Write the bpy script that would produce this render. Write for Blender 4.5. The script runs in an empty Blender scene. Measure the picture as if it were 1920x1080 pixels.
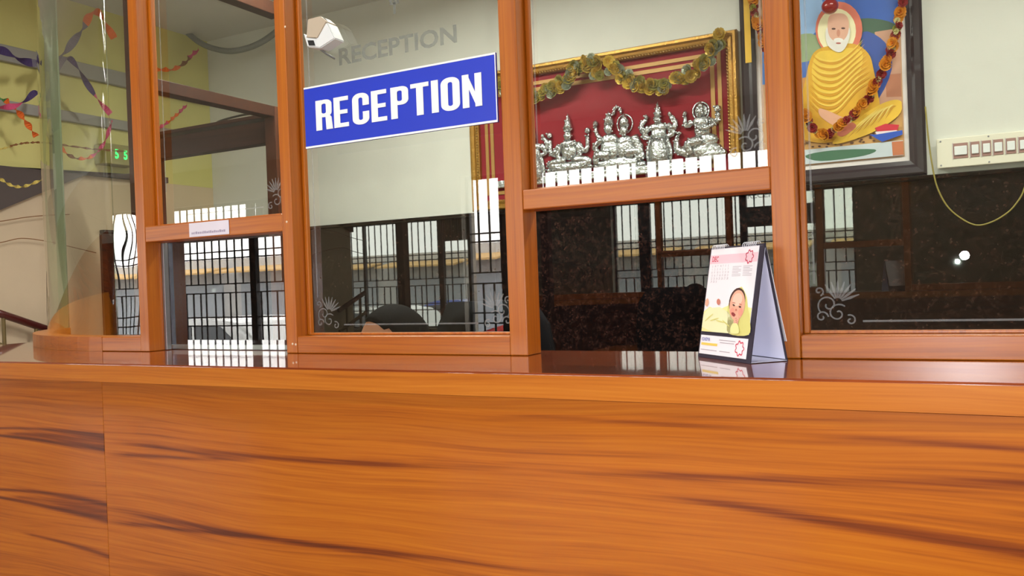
import bpy, bmesh, math, random
import numpy as np
from mathutils import Vector, Matrix

sc = bpy.context.scene
COL = sc.collection
EYE = 1.20                                   # lens height above the floor
D = 1.35                                     # lens to the front of the partition posts

# ------------------------------------------------------------------ camera
yaw, pit, rol = math.radians(28.0467), math.radians(-0.418), math.radians(2.1078)
F_ = np.array([-math.sin(yaw) * math.cos(pit), math.cos(yaw) * math.cos(pit), math.sin(pit)])
r0 = np.array([math.cos(yaw), math.sin(yaw), 0.0]); u0 = np.cross(r0, F_)
R_ = r0 * math.cos(rol) - u0 * math.sin(rol); U_ = u0 * math.cos(rol) + r0 * math.sin(rol)
FPX = 1552.63
cam_d = bpy.data.cameras.new('camera'); cam = bpy.data.objects.new('camera', cam_d); COL.objects.link(cam)
cam_d.sensor_width = 36; cam_d.lens = FPX / 1920 * 36; cam_d.clip_start = 0.02; cam_d.clip_end = 300
M = Matrix(((R_[0], U_[0], -F_[0], 0), (R_[1], U_[1], -F_[1], -D), (R_[2], U_[2], -F_[2], EYE), (0, 0, 0, 1)))
cam.matrix_world = M
sc.camera = cam

# ------------------------------------------------------------------ world, lights, exposure
vs = sc.view_settings
vs.view_transform = 'Standard'; vs.look = 'None'; vs.gamma = 1; vs.use_curve_mapping = False
vs.exposure = 0.0
sc.cycles.transparent_max_bounces = 24
sc.cycles.max_bounces = 10
world = bpy.data.worlds.new('world'); sc.world = world; world.use_nodes = True
bg = world.node_tree.nodes['Background']
bg.inputs[0].default_value = (1.0, 0.985, 0.95, 1); bg.inputs[1].default_value = 13.0

YF = -5.40                                    # inner face of the front wall with the two grilles
BAY = ((-9.80, -6.50), (-4.17, -1.03)); BZ0, BZ1 = 0.52, EYE + 1.035
for a, b in BAY:                              # portals guide daylight sampling through the two openings
    l = bpy.data.lights.new('daylight_portal', 'AREA'); l.shape = 'RECTANGLE'; l.size = b - a; l.size_y = BZ1 - BZ0
    l.cycles.is_portal = True
    o = bpy.data.objects.new('daylight_portal', l); COL.objects.link(o)
    o.location = ((a + b) / 2, YF - 0.30, (BZ0 + BZ1) / 2); o.rotation_euler = (math.radians(90), 0, 0)
fl = bpy.data.lights.new('camera_flash', 'SPOT'); fl.energy = 45; fl.shadow_soft_size = 0.012; fl.color = (0.93, 0.96, 1.0)
fl.spot_size = math.radians(100); fl.spot_blend = 0.6
flo = bpy.data.objects.new('camera_flash', fl); COL.objects.link(flo)
Mf = M.copy(); Mf.translation = Vector((0, -D, EYE)) + 0.035 * Vector(R_) + 0.03 * Vector(U_); flo.matrix_world = Mf

# ------------------------------------------------------------------ pixel -> point on a plane of the place
CAMP = np.array([0, -D, EYE])
def _ray(x, y): return F_ + R_ * (x - 960) / FPX - U_ * (y - 540) / FPX
def atY(x, y, Y): d = _ray(x, y); return Vector(CAMP + d * (Y + D) / d[1])
def atX(x, y, X): d = _ray(x, y); return Vector(CAMP + d * X / d[0])
def atZ(x, y, Z): d = _ray(x, y); return Vector(CAMP + d * (Z - EYE) / d[2])

# ------------------------------------------------------------------ materials
MATS = {}
def srgb(r, g, b):
    f = lambda c: (c / 255 / 12.92) if c / 255 <= 0.04045 else ((c / 255 + 0.055) / 1.055) ** 2.4
    return (f(r), f(g), f(b), 1)
def newmat(name):
    m = bpy.data.materials.new(name); m.use_nodes = True
    nt = m.node_tree; return m, nt, nt.nodes['Principled BSDF']
def N(nt, t, **kw):
    n = nt.nodes.new(t)
    for k, v in kw.items():
        if k.startswith('i_'):
            n.inputs[int(k[2:])].default_value = v
        else: setattr(n, k, v)
    return n
def plain(name, rgb, rough=0.6, metal=0.0, noise=0.06, nscale=8.0, bump=0.0, bscale=60.0, coat=0.0, spec=0.5):
    if name in MATS: return MATS[name]
    m, nt, p = newmat(name)
    tc = N(nt, 'ShaderNodeTexCoord'); nz = N(nt, 'ShaderNodeTexNoise'); nz.inputs['Scale'].default_value = nscale; nz.inputs['Detail'].default_value = 4
    nt.links.new(tc.outputs['Object'], nz.inputs['Vector'])
    mx = N(nt, 'ShaderNodeMix', data_type='RGBA')
    c = rgb[:3]
    mx.inputs[6].default_value = (*[max(0, v * (1 - noise)) for v in c], 1); mx.inputs[7].default_value = (*[min(1, v * (1 + noise)) for v in c], 1)
    nt.links.new(nz.outputs['Fac'], mx.inputs[0]); nt.links.new(mx.outputs[2], p.inputs['Base Color'])
    p.inputs['Roughness'].default_value = rough; p.inputs['Metallic'].default_value = metal
    p.inputs['Coat Weight'].default_value = coat; p.inputs['Coat Roughness'].default_value = 0.04
    p.inputs['Specular IOR Level'].default_value = spec
    if bump:
        b = N(nt, 'ShaderNodeBump'); b.inputs['Strength'].default_value = bump; b.inputs['Distance'].default_value = 0.01
        n2 = N(nt, 'ShaderNodeTexNoise'); n2.inputs['Scale'].default_value = bscale
        nt.links.new(tc.outputs['Object'], n2.inputs['Vector']); nt.links.new(n2.outputs['Fac'], b.inputs['Height']); nt.links.new(b.outputs['Normal'], p.inputs['Normal'])
    MATS[name] = m; return m
def emit(name, rgb, s):
    if name in MATS: return MATS[name]
    m, nt, p = newmat(name)
    p.inputs['Base Color'].default_value = rgb; p.inputs['Emission Color'].default_value = rgb; p.inputs['Emission Strength'].default_value = s
    MATS[name] = m; return m
def mth(nt, op, a, b=None, c=None):
    n = nt.nodes.new('ShaderNodeMath'); n.operation = op
    for i, v in enumerate((a, b, c)):
        if v is None: continue
        if isinstance(v, (int, float)): n.inputs[i].default_value = v
        else: nt.links.new(v, n.inputs[i])
    return n.outputs[0]

def wood(name, axis='X', across='Z', dark=srgb(124, 54, 4), mid=srgb(172, 90, 6), light=srgb(196, 114, 16), rough=0.45, coat=0.2, crough=0.03, seed=0.0, streaks=(), warp=0.10):
    """polished teak veneer: streaks run along `axis`, warped across `across`"""
    if name in MATS: return MATS[name]
    m, nt, p = newmat(name)
    L = nt.links.new
    tc = N(nt, 'ShaderNodeTexCoord'); sp = N(nt, 'ShaderNodeSeparateXYZ'); L(tc.outputs['Object'], sp.inputs[0])
    g = sp.outputs[axis]; a = sp.outputs[across]
    third = [k for k in 'XYZ' if k not in (axis, across)][0]; th = sp.outputs[third]
    def vec(x, y, z):
        c = N(nt, 'ShaderNodeCombineXYZ')
        for i, v in enumerate((x, y, z)):
            if isinstance(v, (int, float)): c.inputs[i].default_value = v
            else: L(v, c.inputs[i])
        return c.outputs[0]
    def noise(v, detail=3, rough_=0.5):
        n = N(nt, 'ShaderNodeTexNoise'); n.inputs['Scale'].default_value = 1; n.inputs['Detail'].default_value = detail; n.inputs['Roughness'].default_value = rough_
        L(v, n.inputs['Vector']); return n.outputs['Fac']
    w = noise(vec(mth(nt, 'MULTIPLY_ADD', g, 0.9, seed), mth(nt, 'MULTIPLY', a, 2.6), mth(nt, 'MULTIPLY', th, 2.0)), 2)
    av = mth(nt, 'MULTIPLY_ADD', w, warp, a)
    s1 = noise(vec(mth(nt, 'MULTIPLY_ADD', g, 0.8, seed), mth(nt, 'MULTIPLY', av, 85), mth(nt, 'MULTIPLY', th, 40)), 4, 0.6)
    s2 = noise(vec(mth(nt, 'MULTIPLY_ADD', g, 0.5, seed + 7), mth(nt, 'MULTIPLY', av, 11), mth(nt, 'MULTIPLY', th, 9)), 2)
    s3 = noise(vec(mth(nt, 'MULTIPLY_ADD', g, 6, seed), mth(nt, 'MULTIPLY', av, 260), mth(nt, 'MULTIPLY', th, 300)), 2)
    t = mth(nt, 'ADD', mth(nt, 'MULTIPLY', s1, 0.60), mth(nt, 'ADD', mth(nt, 'MULTIPLY', s2, 0.25), mth(nt, 'MULTIPLY', s3, 0.40)))
    t = mth(nt, 'MULTIPLY_ADD', t, 1.4, -0.29)
    # single dark figure lines of the veneer: (x0, z0, x1, z1, bow, width0, width1, depth)
    for (x0, z0, x1, z1, bow, w0, w1, dep) in streaks:
        q = N(nt, 'ShaderNodeMapRange', clamp=True); L(g, q.inputs[0]); q.inputs[1].default_value = x0; q.inputs[2].default_value = x1
        q = q.outputs[0]
        zc = mth(nt, 'ADD', mth(nt, 'MULTIPLY_ADD', q, z1 - z0, z0), mth(nt, 'MULTIPLY', mth(nt, 'MULTIPLY', q, mth(nt, 'SUBTRACT', 1.0, q)), 4 * bow))
        dz = mth(nt, 'DIVIDE', mth(nt, 'SUBTRACT', a, zc), mth(nt, 'MULTIPLY_ADD', q, w1 - w0, w0))
        dz = mth(nt, 'MULTIPLY_ADD', mth(nt, 'SUBTRACT', s1, 0.5), 0.8, dz)
        e = mth(nt, 'POWER', 2.718, mth(nt, 'MULTIPLY', mth(nt, 'MULTIPLY', dz, dz), -1.0))
        ins = mth(nt, 'MULTIPLY', mth(nt, 'GREATER_THAN', g, x0), mth(nt, 'LESS_THAN', g, x1))
        ends = mth(nt, 'MINIMUM', mth(nt, 'MULTIPLY', q, 6.0), 1.0)
        if abs(x1 + 1.584) > .01: ends = mth(nt, 'MULTIPLY', ends, mth(nt, 'MINIMUM', mth(nt, 'MULTIPLY', mth(nt, 'SUBTRACT', 1.0, q), 4.0), 1.0))
        t = mth(nt, 'SUBTRACT', t, mth(nt, 'MULTIPLY', mth(nt, 'MULTIPLY', e, dep), mth(nt, 'MULTIPLY', ins, ends)))
    cr = N(nt, 'ShaderNodeValToRGB'); L(t, cr.inputs[0])
    el = cr.color_ramp.elements
    el[0].position = 0.0; el[0].color = (dark[0] * .5, dark[1] * .42, dark[2] * .5, 1)
    el[1].position = 1.0; el[1].color = light
    e1 = el.new(0.22); e1.color = dark
    e2 = el.new(0.55); e2.color = mid
    L(cr.outputs[0], p.inputs['Base Color'])
    p.inputs['Roughness'].default_value = rough; p.inputs['Coat Weight'].default_value = coat; p.inputs['Coat Roughness'].default_value = crough
    p.inputs['Specular IOR Level'].default_value = 0.2
    b = N(nt, 'ShaderNodeBump'); b.inputs['Strength'].default_value = 0.03; b.inputs['Distance'].default_value = 0.002; L(s1, b.inputs['Height']); L(b.outputs[0], p.inputs['Normal'])
    MATS[name] = m; return m

def glass(name='clear_glass', tint=(0.94, 0.97, 0.925, 1), wav=0.0):
    if name in MATS: return MATS[name]
    m, nt, p = newmat(name); nt.nodes.remove(p); out = nt.nodes['Material Output']
    tr = N(nt, 'ShaderNodeBsdfTransparent'); tr.inputs[0].default_value = tint
    gl = N(nt, 'ShaderNodeBsdfGlossy'); gl.inputs['Roughness'].default_value = 0.0; gl.inputs[0].default_value = (1, 1, 1, 1)
    fr = N(nt, 'ShaderNodeFresnel'); fr.inputs[0].default_value = 1.52
    ge = N(nt, 'ShaderNodeNewGeometry')      # thin pane: both surfaces' reflection taken on the entry face
    f2 = mth(nt, 'DIVIDE', mth(nt, 'MULTIPLY', fr.outputs[0], 2.0), mth(nt, 'ADD', fr.outputs[0], 1.0))
    f2 = mth(nt, 'MULTIPLY', f2, mth(nt, 'SUBTRACT', 1.0, ge.outputs['Backfacing']))
    mx = N(nt, 'ShaderNodeMixShader')
    if wav:
        tc = N(nt, 'ShaderNodeTexCoord'); nz = N(nt, 'ShaderNodeTexNoise'); nz.inputs['Scale'].default_value = 9; nz.inputs['Detail'].default_value = 0
        bp_ = N(nt, 'ShaderNodeBump'); bp_.inputs['Strength'].default_value = 1; bp_.inputs['Distance'].default_value = wav
        nt.links.new(tc.outputs['Object'], nz.inputs[0]); nt.links.new(nz.outputs['Fac'], bp_.inputs['Height']); nt.links.new(bp_.outputs[0], gl.inputs['Normal'])
    nt.links.new(f2, mx.inputs[0]); nt.links.new(tr.outputs[0], mx.inputs[1]); nt.links.new(gl.outputs[0], mx.inputs[2]); nt.links.new(mx.outputs[0], out.inputs[0])
    MATS[name] = m; return m
def frosted(name, rgb, op):
    if name in MATS: return MATS[name]
    m, nt, p = newmat(name); out = nt.nodes['Material Output']
    tr = N(nt, 'ShaderNodeBsdfTransparent'); mx = N(nt, 'ShaderNodeMixShader')
    tc = N(nt, 'ShaderNodeTexCoord'); nz = N(nt, 'ShaderNodeTexNoise'); nz.inputs['Scale'].default_value = 40
    nt.links.new(tc.outputs['Object'], nz.inputs['Vector'])
    f = mth(nt, 'MULTIPLY_ADD', nz.outputs['Fac'], 0.2, op - 0.1)
    p.inputs['Base Color'].default_value = rgb; p.inputs['Roughness'].default_value = 0.8
    nt.links.new(f, mx.inputs[0]); nt.links.new(tr.outputs[0], mx.inputs[1]); nt.links.new(p.outputs[0], mx.inputs[2]); nt.links.new(mx.outputs[0], out.inputs[0])
    MATS[name] = m; return m

def granite():
    if 'granite' in MATS: return MATS['granite']
    m, nt, p = newmat('granite'); L = nt.links.new
    tc = N(nt, 'ShaderNodeTexCoord')
    v = N(nt, 'ShaderNodeTexVoronoi'); v.inputs['Scale'].default_value = 150; L(tc.outputs['Object'], v.inputs['Vector'])
    nz = N(nt, 'ShaderNodeTexNoise'); nz.inputs['Scale'].default_value = 40; nz.inputs['Detail'].default_value = 6; L(tc.outputs['Object'], nz.inputs['Vector'])
    cr = N(nt, 'ShaderNodeValToRGB'); L(v.outputs['Color'], cr.inputs[0])
    e = cr.color_ramp.elements; e[0].position = .42; e[0].color = srgb(18, 15, 15); e[1].position = .9; e[1].color = srgb(58, 38, 32)
    mx = N(nt, 'ShaderNodeMix', data_type='RGBA'); mx.inputs[6].default_value = srgb(16, 13, 13); L(cr.outputs[0], mx.inputs[7])
    cr2 = N(nt, 'ShaderNodeValToRGB'); L(nz.outputs['Fac'], cr2.inputs[0]); cr2.color_ramp.elements[0].position = .42; cr2.color_ramp.elements[1].position = .6
    L(cr2.outputs[0], mx.inputs[0]); L(mx.outputs[2], p.inputs['Base Color'])
    p.inputs['Roughness'].default_value = 0.012; p.inputs['IOR'].default_value = 1.66
    b = N(nt, 'ShaderNodeBump'); b.inputs['Strength'].default_value = 0.004; b.inputs['Distance'].default_value = 0.001; L(nz.outputs['Fac'], b.inputs['Height']); L(b.outputs[0], p.inputs['Normal'])
    MATS['granite'] = m; return m

WOODP = wood('teak_post', 'Z', 'X', seed=3.1, warp=0.02, coat=.7, crough=.28)
WOODR = wood('teak_rail', 'X', 'Z', seed=5.3, warp=0.03, coat=.7, crough=.28)
WOODD = wood('teak_dark', 'Z', 'X', dark=srgb(48, 24, 15), mid=srgb(70, 38, 25), light=srgb(90, 52, 34), seed=1.7, coat=.0, warp=.02)
WOODDH = wood('teak_dark_beam', 'X', 'Z', dark=srgb(40, 21, 14), mid=srgb(58, 34, 24), light=srgb(76, 46, 32), seed=2.7, coat=.0, warp=.02)
WHITE = plain('white_paint', srgb(214, 214, 206), .75, bump=.05, bscale=90)
CEIL = plain('ceiling_paint', srgb(206, 206, 204), .8)
GLASS = glass()
ETCH = frosted('etched_glass', srgb(170, 174, 174), .30)
ETCHT = frosted('etched_letter', srgb(112, 116, 112), .55)

# ------------------------------------------------------------------ mesh helpers
def tag(o, label=None, cat=None, group=None, kind=None):
    if label: o['label'] = label
    if cat: o['category'] = cat
    if group: o['group'] = group
    if kind: o['kind'] = kind
    return o
def empty(name, loc=(0, 0, 0), rz=0, label=None, cat=None, group=None):
    o = bpy.data.objects.new(name, None); COL.objects.link(o); o.location = loc; o.rotation_euler = (0, 0, rz); o.empty_display_size = .05
    return tag(o, label, cat, group)
def obj(name, bm, mats, parent=None, smooth=False):
    me = bpy.data.meshes.new(name)
    bm.normal_update(); bm.to_mesh(me); bm.free()
    for m in (mats if isinstance(mats, (list, tuple)) else [mats]): me.materials.append(m)
    if smooth:
        for p in me.polygons: p.use_smooth = True
    o = bpy.data.objects.new(name, me); COL.objects.link(o)
    if parent: o.parent = parent
    return o
def inst(name, me, parent=None, mat=None):
    o = bpy.data.objects.new(name, me); COL.objects.link(o)
    if parent: o.parent = parent
    return o
def B(): return bmesh.new()
def box(bm, x0, x1, y0, y1, z0, z1, bev=0.0, mi=0):
    v = [bm.verts.new(p) for p in ((x0, y0, z0), (x1, y0, z0), (x1, y1, z0), (x0, y1, z0), (x0, y0, z1), (x1, y0, z1), (x1, y1, z1), (x0, y1, z1))]
    fs = [bm.faces.new([v[i] for i in f]) for f in ((3, 2, 1, 0), (4, 5, 6, 7), (0, 1, 5, 4), (1, 2, 6, 5), (2, 3, 7, 6), (3, 0, 4, 7))]
    for f in fs: f.material_index = mi
    if bev:
        es = list({e for f in fs for e in f.edges})
        r = bmesh.ops.bevel(bm, geom=es, offset=bev, segments=2, profile=.5, affect='EDGES')
        for f in r['faces']: f.material_index = mi
    return bm
def bxo(name, x0, x1, y0, y1, z0, z1, mat, parent=None, bev=0.0):
    return obj(name, box(B(), x0, x1, y0, y1, z0, z1, bev), mat, parent)
def tube(bm, pts, r, seg=8, mi=0, cap=True, closed=False):
    pts = [Vector(p) for p in pts]; n = len(pts); rings = []
    rr = r if isinstance(r, (list, tuple)) else [r] * n
    prev = None
    for i, p in enumerate(pts):
        t = ((pts[(i + 1) % n] if (closed or i < n - 1) else p) - (pts[i - 1] if (closed or i > 0) else p)).normalized()
        ref = prev if prev is not None else (Vector((0, 0, 1)) if abs(t.z) < .9 else Vector((1, 0, 0)))
        a = (ref - t * ref.dot(t)).normalized(); b = t.cross(a); prev = a
        rings.append([bm.verts.new(p + rr[i] * (math.cos(k * 2 * math.pi / seg) * a + math.sin(k * 2 * math.pi / seg) * b)) for k in range(seg)])
    for i in range(n if closed else n - 1):
        A, C = rings[i], rings[(i + 1) % n]
        for k in range(seg):
            f = bm.faces.new((A[k], A[(k + 1) % seg], C[(k + 1) % seg], C[k])); f.material_index = mi
    if cap and not closed:
        bm.faces.new(rings[0][::-1]).material_index = mi; bm.faces.new(rings[-1]).material_index = mi
    return bm
def prism(bm, poly, y0, y1, mi=0):
    """polygon in (x, z), extruded from y0 (front) to y1"""
    a = [bm.verts.new((p[0], y0, p[1])) for p in poly]; b = [bm.verts.new((p[0], y1, p[1])) for p in poly]
    n = len(poly)
    fs = [bm.faces.new(a), bm.faces.new(b[::-1])]
    for i in range(n): fs.append(bm.faces.new((a[(i + 1) % n], a[i], b[i], b[(i + 1) % n])))
    for f in fs: f.material_index = mi
    return bm
def fixn(bm):
    bmesh.ops.recalc_face_normals(bm, faces=bm.faces[:]); return bm
def ball(bm, c, rx, ry=None, rz=None, sub=2, rot=None, mi=0):
    ry = ry or rx; rz = rz or rx
    m = Matrix.Translation(c) @ (rot.to_4x4() if rot else Matrix.Identity(4)) @ Matrix.Diagonal((rx, ry, rz, 1))
    r = bmesh.ops.create_icosphere(bm, subdivisions=sub, radius=1, matrix=m)
    for v in r['verts']:
        for f in v.link_faces: f.material_index = mi
    return bm
def lathe(bm, prof, seg=20, c=(0, 0, 0), mi=0):
    c = Vector(c); rings = []
    for r, z in prof:
        rings.append([bm.verts.new(c + Vector((r * math.cos(k * 2 * math.pi / seg), r * math.sin(k * 2 * math.pi / seg), z))) for k in range(seg)])
    for A, C in zip(rings, rings[1:]):
        for k in range(seg): bm.faces.new((A[k], A[(k + 1) % seg], C[(k + 1) % seg], C[k])).material_index = mi
    bm.faces.new(rings[0][::-1]).material_index = mi; bm.faces.new(rings[-1]).material_index = mi
    return bm
def spline(pts, n=8):
    pts = [Vector(p) for p in pts]; out = []
    P = [2 * pts[0] - pts[1]] + pts + [2 * pts[-1] - pts[-2]]
    for i in range(1, len(P) - 2):
        for k in range(n):
            t = k / n
            out.append(.5 * ((2 * P[i]) + (P[i + 1] - P[i - 1]) * t + (2 * P[i - 1] - 5 * P[i] + 4 * P[i + 1] - P[i + 2]) * t * t + (3 * P[i] - P[i - 1] - 3 * P[i + 1] + P[i + 2]) * t ** 3))
    out.append(pts[-1]); return out
def sheet(bm, poly, y, th=0.0006, mi=0):
    """a thin printed patch lying on a picture: polygon in (x, z) with its front at y"""
    return prism(bm, poly, y, y + th, mi)
def ell(cx, cz, rx, rz, n=24, a0=0, a1=360, rot=0):
    out = []
    full = abs(a1 - a0) >= 360
    for k in range(n if full else n + 1):
        a = math.radians(a0 + (a1 - a0) * k / n); x, z = rx * math.cos(a), rz * math.sin(a); c, s = math.cos(rot), math.sin(rot)
        out.append((cx + x * c - z * s, cz + x * s + z * c))
    return out
def smooth(pts, n=4):
    P_ = [Vector((a, b, 0)) for a, b in pts]; out = []; m = len(P_)
    for i in range(m):
        a, b, c, d = P_[i - 1], P_[i], P_[(i + 1) % m], P_[(i + 2) % m]
        for k in range(n):
            t = k / n; v = .5 * (2 * b + (c - a) * t + (2 * a - 5 * b + 4 * c - d) * t * t + (3 * b - a - 3 * c + d) * t ** 3); out.append((v.x, v.y))
    return out
def text_bm(s, size, bold=0.0, xs=1.0, depth=0.0, align='LEFT'):
    """built-in font lettering in the (x, z) plane facing -y"""
    cu = bpy.data.curves.new('lettering', 'FONT'); cu.body = s; cu.size = size; cu.offset = bold; cu.extrude = depth; cu.align_x = align; cu.resolution_u = 3
    o = bpy.data.objects.new('lettering', cu); COL.objects.link(o)
    dg = bpy.context.evaluated_depsgraph_get(); me = bpy.data.meshes.new_from_object(o.evaluated_get(dg))
    bm = B(); bm.from_mesh(me); bpy.data.objects.remove(o); bpy.data.meshes.remove(me); bpy.data.curves.remove(cu)
    bm.normal_update()
    bmesh.ops.delete(bm, geom=[f for f in bm.faces if f.normal.z < 0], context='FACES')
    for v in bm.verts: v.co = Vector((v.co.x * xs, -v.co.z, v.co.y))
    return bm
def shift(bm, dx, dy, dz):
    bmesh.ops.translate(bm, vec=(dx, dy, dz), verts=bm.verts[:]); return bm

# ================================================================== THE SETTING
ZC = EYE - 0.1365            # worktop surface
ZCEIL = EYE + 1.44
YB = 2.05                    # back wall
XL = -3.73                   # yellow stair wall
XR = 1.9; XFL = -10.2
ZD = EYE + 0.333             # top of the granite dado
def struct(o): return tag(o, kind='structure')

def floor_mat():
    m, nt, p = newmat('floor_tile'); L = nt.links.new
    tc = N(nt, 'ShaderNodeTexCoord'); br = N(nt, 'ShaderNodeTexBrick'); br.offset = 0
    br.inputs['Scale'].default_value = 1.0; br.inputs['Brick Width'].default_value = .6; br.inputs['Row Height'].default_value = .6; br.inputs['Mortar Size'].default_value = .004
    br.inputs['Color1'].default_value = srgb(196, 182, 164); br.inputs['Color2'].default_value = srgb(188, 174, 156); br.inputs['Mortar'].default_value = srgb(120, 108, 96)
    L(tc.outputs['Object'], br.inputs['Vector']); L(br.outputs['Color'], p.inputs['Base Color']); p.inputs['Roughness'].default_value = .4
    return m
struct(bxo('floor', XFL, XR, YF - .25, YB + .2, -.15, 0, floor_mat()))
struct(bxo('ceiling', XFL - .2, XR + .2, YF - .25, YB + .2, ZCEIL, ZCEIL + .15, CEIL))
wb = struct(bxo('wall_back', XL - .2, XR + .2, YB, YB + .2, 0, ZCEIL, WHITE))
# polished black-brown granite slabs of the dado, with butt joints
GR = granite()
xs = [XL, -2.45, -1.185, .35, 1.30, XR]
for i in range(len(xs) - 1):
    bxo('granite_slab', xs[i] + .0004, xs[i + 1] - .0004, YB - .018, YB - .0005, 0.09, ZD - .018, GR, wb)
bxo('dado_ledge', XL, XR, YB - .032, YB - .0005, ZD - .0175, ZD, GR, wb, .004)
bxo('skirting', XL, XR, YB - .022, YB - .0005, 0, .0895, GR, wb, .002)
struct(bxo('wall_right', XR, XR + .2, YF - .25, YB, 0, ZCEIL, WHITE))

YELL = plain('yellow_wall_paint', srgb(208, 202, 128), .8, bump=.05, noise=.05, nscale=3)
BEIGE = plain('beige_wall_paint', srgb(206, 186, 156), .8, bump=.05)
GREYP = plain('grey_ledge_paint', srgb(150, 148, 140), .8)
YL0 = 0.80
wl = struct(bxo('wall_left', XL - .2, XL, YL0, YB, 0, EYE + .60, BEIGE))
bxo('upper_wall', XL - .2, XL, YL0, YB - .001, EYE + .6005, ZCEIL - .0005, YELL, wl)
bxo('ledge', XL + .0005, XL + .03, YL0, YB - .04, EYE + 1.068, EYE + 1.142, GREYP, wl, .004)
bxo('ledge', XL + .0005, XL + .025, YL0, YB - .04, EYE + .845, EYE + .895, GREYP, wl, .004)
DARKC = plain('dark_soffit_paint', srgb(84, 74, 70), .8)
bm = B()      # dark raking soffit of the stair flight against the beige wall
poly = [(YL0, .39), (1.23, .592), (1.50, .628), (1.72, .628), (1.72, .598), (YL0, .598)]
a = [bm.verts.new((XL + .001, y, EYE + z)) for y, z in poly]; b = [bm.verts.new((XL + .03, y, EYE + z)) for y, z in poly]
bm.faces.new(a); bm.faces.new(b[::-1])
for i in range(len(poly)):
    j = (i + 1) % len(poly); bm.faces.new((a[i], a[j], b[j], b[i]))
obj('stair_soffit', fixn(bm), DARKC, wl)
wh = struct(bxo('wall_hall', XFL, XL - .2, YL0, YL0 + .2, 0, EYE + .60, BEIGE))
bxo('upper_wall', XFL, XL - .2, YL0, YL0 + .2, EYE + .6005, ZCEIL - .0005, YELL, wh)
for y_a, y_b in ((1.32, 2.03),):
    bxo('granite_slab', XL + .0005, XL + .018, y_a, y_b, .09, ZD - .018, GR, wl); bxo('dado_ledge', XL + .0005, XL + .032, y_a, y_b - .013, ZD - .0175, ZD, GR, wl, .004)
struct(bxo('wall_outer', XFL - .2, XFL, YF - .25, YL0 + .2, 0, ZCEIL, WHITE))
bm = B()
INNERW = plain('hall_wall_paint', srgb(176, 168, 154), .8)
y0, y1 = YF - .25, YF
box(bm, XFL, XR, y0, y1, -.7, BZ0); box(bm, XFL, XR, y0, y1, BZ1, ZCEIL)
box(bm, XFL, BAY[0][0], y0, y1, BZ0, BZ1); box(bm, BAY[0][1], BAY[1][0], y0, y1, BZ0, BZ1); box(bm, BAY[1][1], XR, y0, y1, BZ0, BZ1)
wf = struct(obj('wall_front', bm, INNERW))

# security grilles in the two front openings
IRON = plain('dark_iron', srgb(46, 46, 48), .5, metal=.3)
def grille(n, a, b, cols, label):
    g = struct(empty('window_%d' % n, ((a + b) / 2, YF - .12, BZ0)))
    w = b - a; h = BZ1 - BZ0; e = EYE - BZ0
    bm = B()
    for z in (.015, h - .015): box(bm, -w / 2, w / 2, -.02, .02, z - .015, z + .015)
    for x in (-w / 2 + .015, w / 2 - .015): box(bm, x - .015, x + .015, -.02, .02, 0, h)
    obj('grille_frame', bm, IRON, g)
    for c, cw in cols:
        bxo('mullion', c - (a + b) / 2 - cw / 2, c - (a + b) / 2 + cw / 2, -.03, .03, .0, h, IRON, g)
    rails = [e + .48, e + .40, e + .10, e - .005, e - .29, e - .39]
    for z in rails: bxo('grille_rail', -w / 2 + .02, w / 2 - .02, -.008, .008, z - .007, z + .007, IRON, g)
    me = [box(B(), -.0085, .0085, -.006, .006, e + .10, h - .02), box(B(), -.0085, .0085, -.006, .006, .02, e - .005), box(B(), -.0085, .0085, -.006, .006, .02, h - .02)]
    ms = []
    for bmm in me:
        m_ = bpy.data.meshes.new('grille_bar'); bmm.to_mesh(m_); bmm.free(); m_.materials.append(IRON); ms.append(m_)
    k = int(w / .124)
    for i in range(1, k + 1):
        x = -w / 2 + i * w / (k + 1)
        if i % 4 == 0: o = inst('grille_bar', ms[2], g); o.location = (x, 0, 0)
        else:
            o = inst('grille_bar', ms[0], g); o.location = (x, 0, 0)
            o = inst('grille_bar', ms[1], g); o.location = (x + .03, 0, 0)
    return g
g1 = grille(1, *BAY[0], ((-7.05, .09), (-8.55, .04)), '')
bxo('name_board', -7.0 - sum(BAY[0]) / 2, BAY[0][1] - sum(BAY[0]) / 2 - .03, -.05, -.03, BZ1 - BZ0 - .36, BZ1 - BZ0 - .02, plain('board_back', srgb(120, 126, 108), .7), g1)
g2 = grille(2, *BAY[1], ((-3.72, .16), (-2.38, .09)), '')

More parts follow.
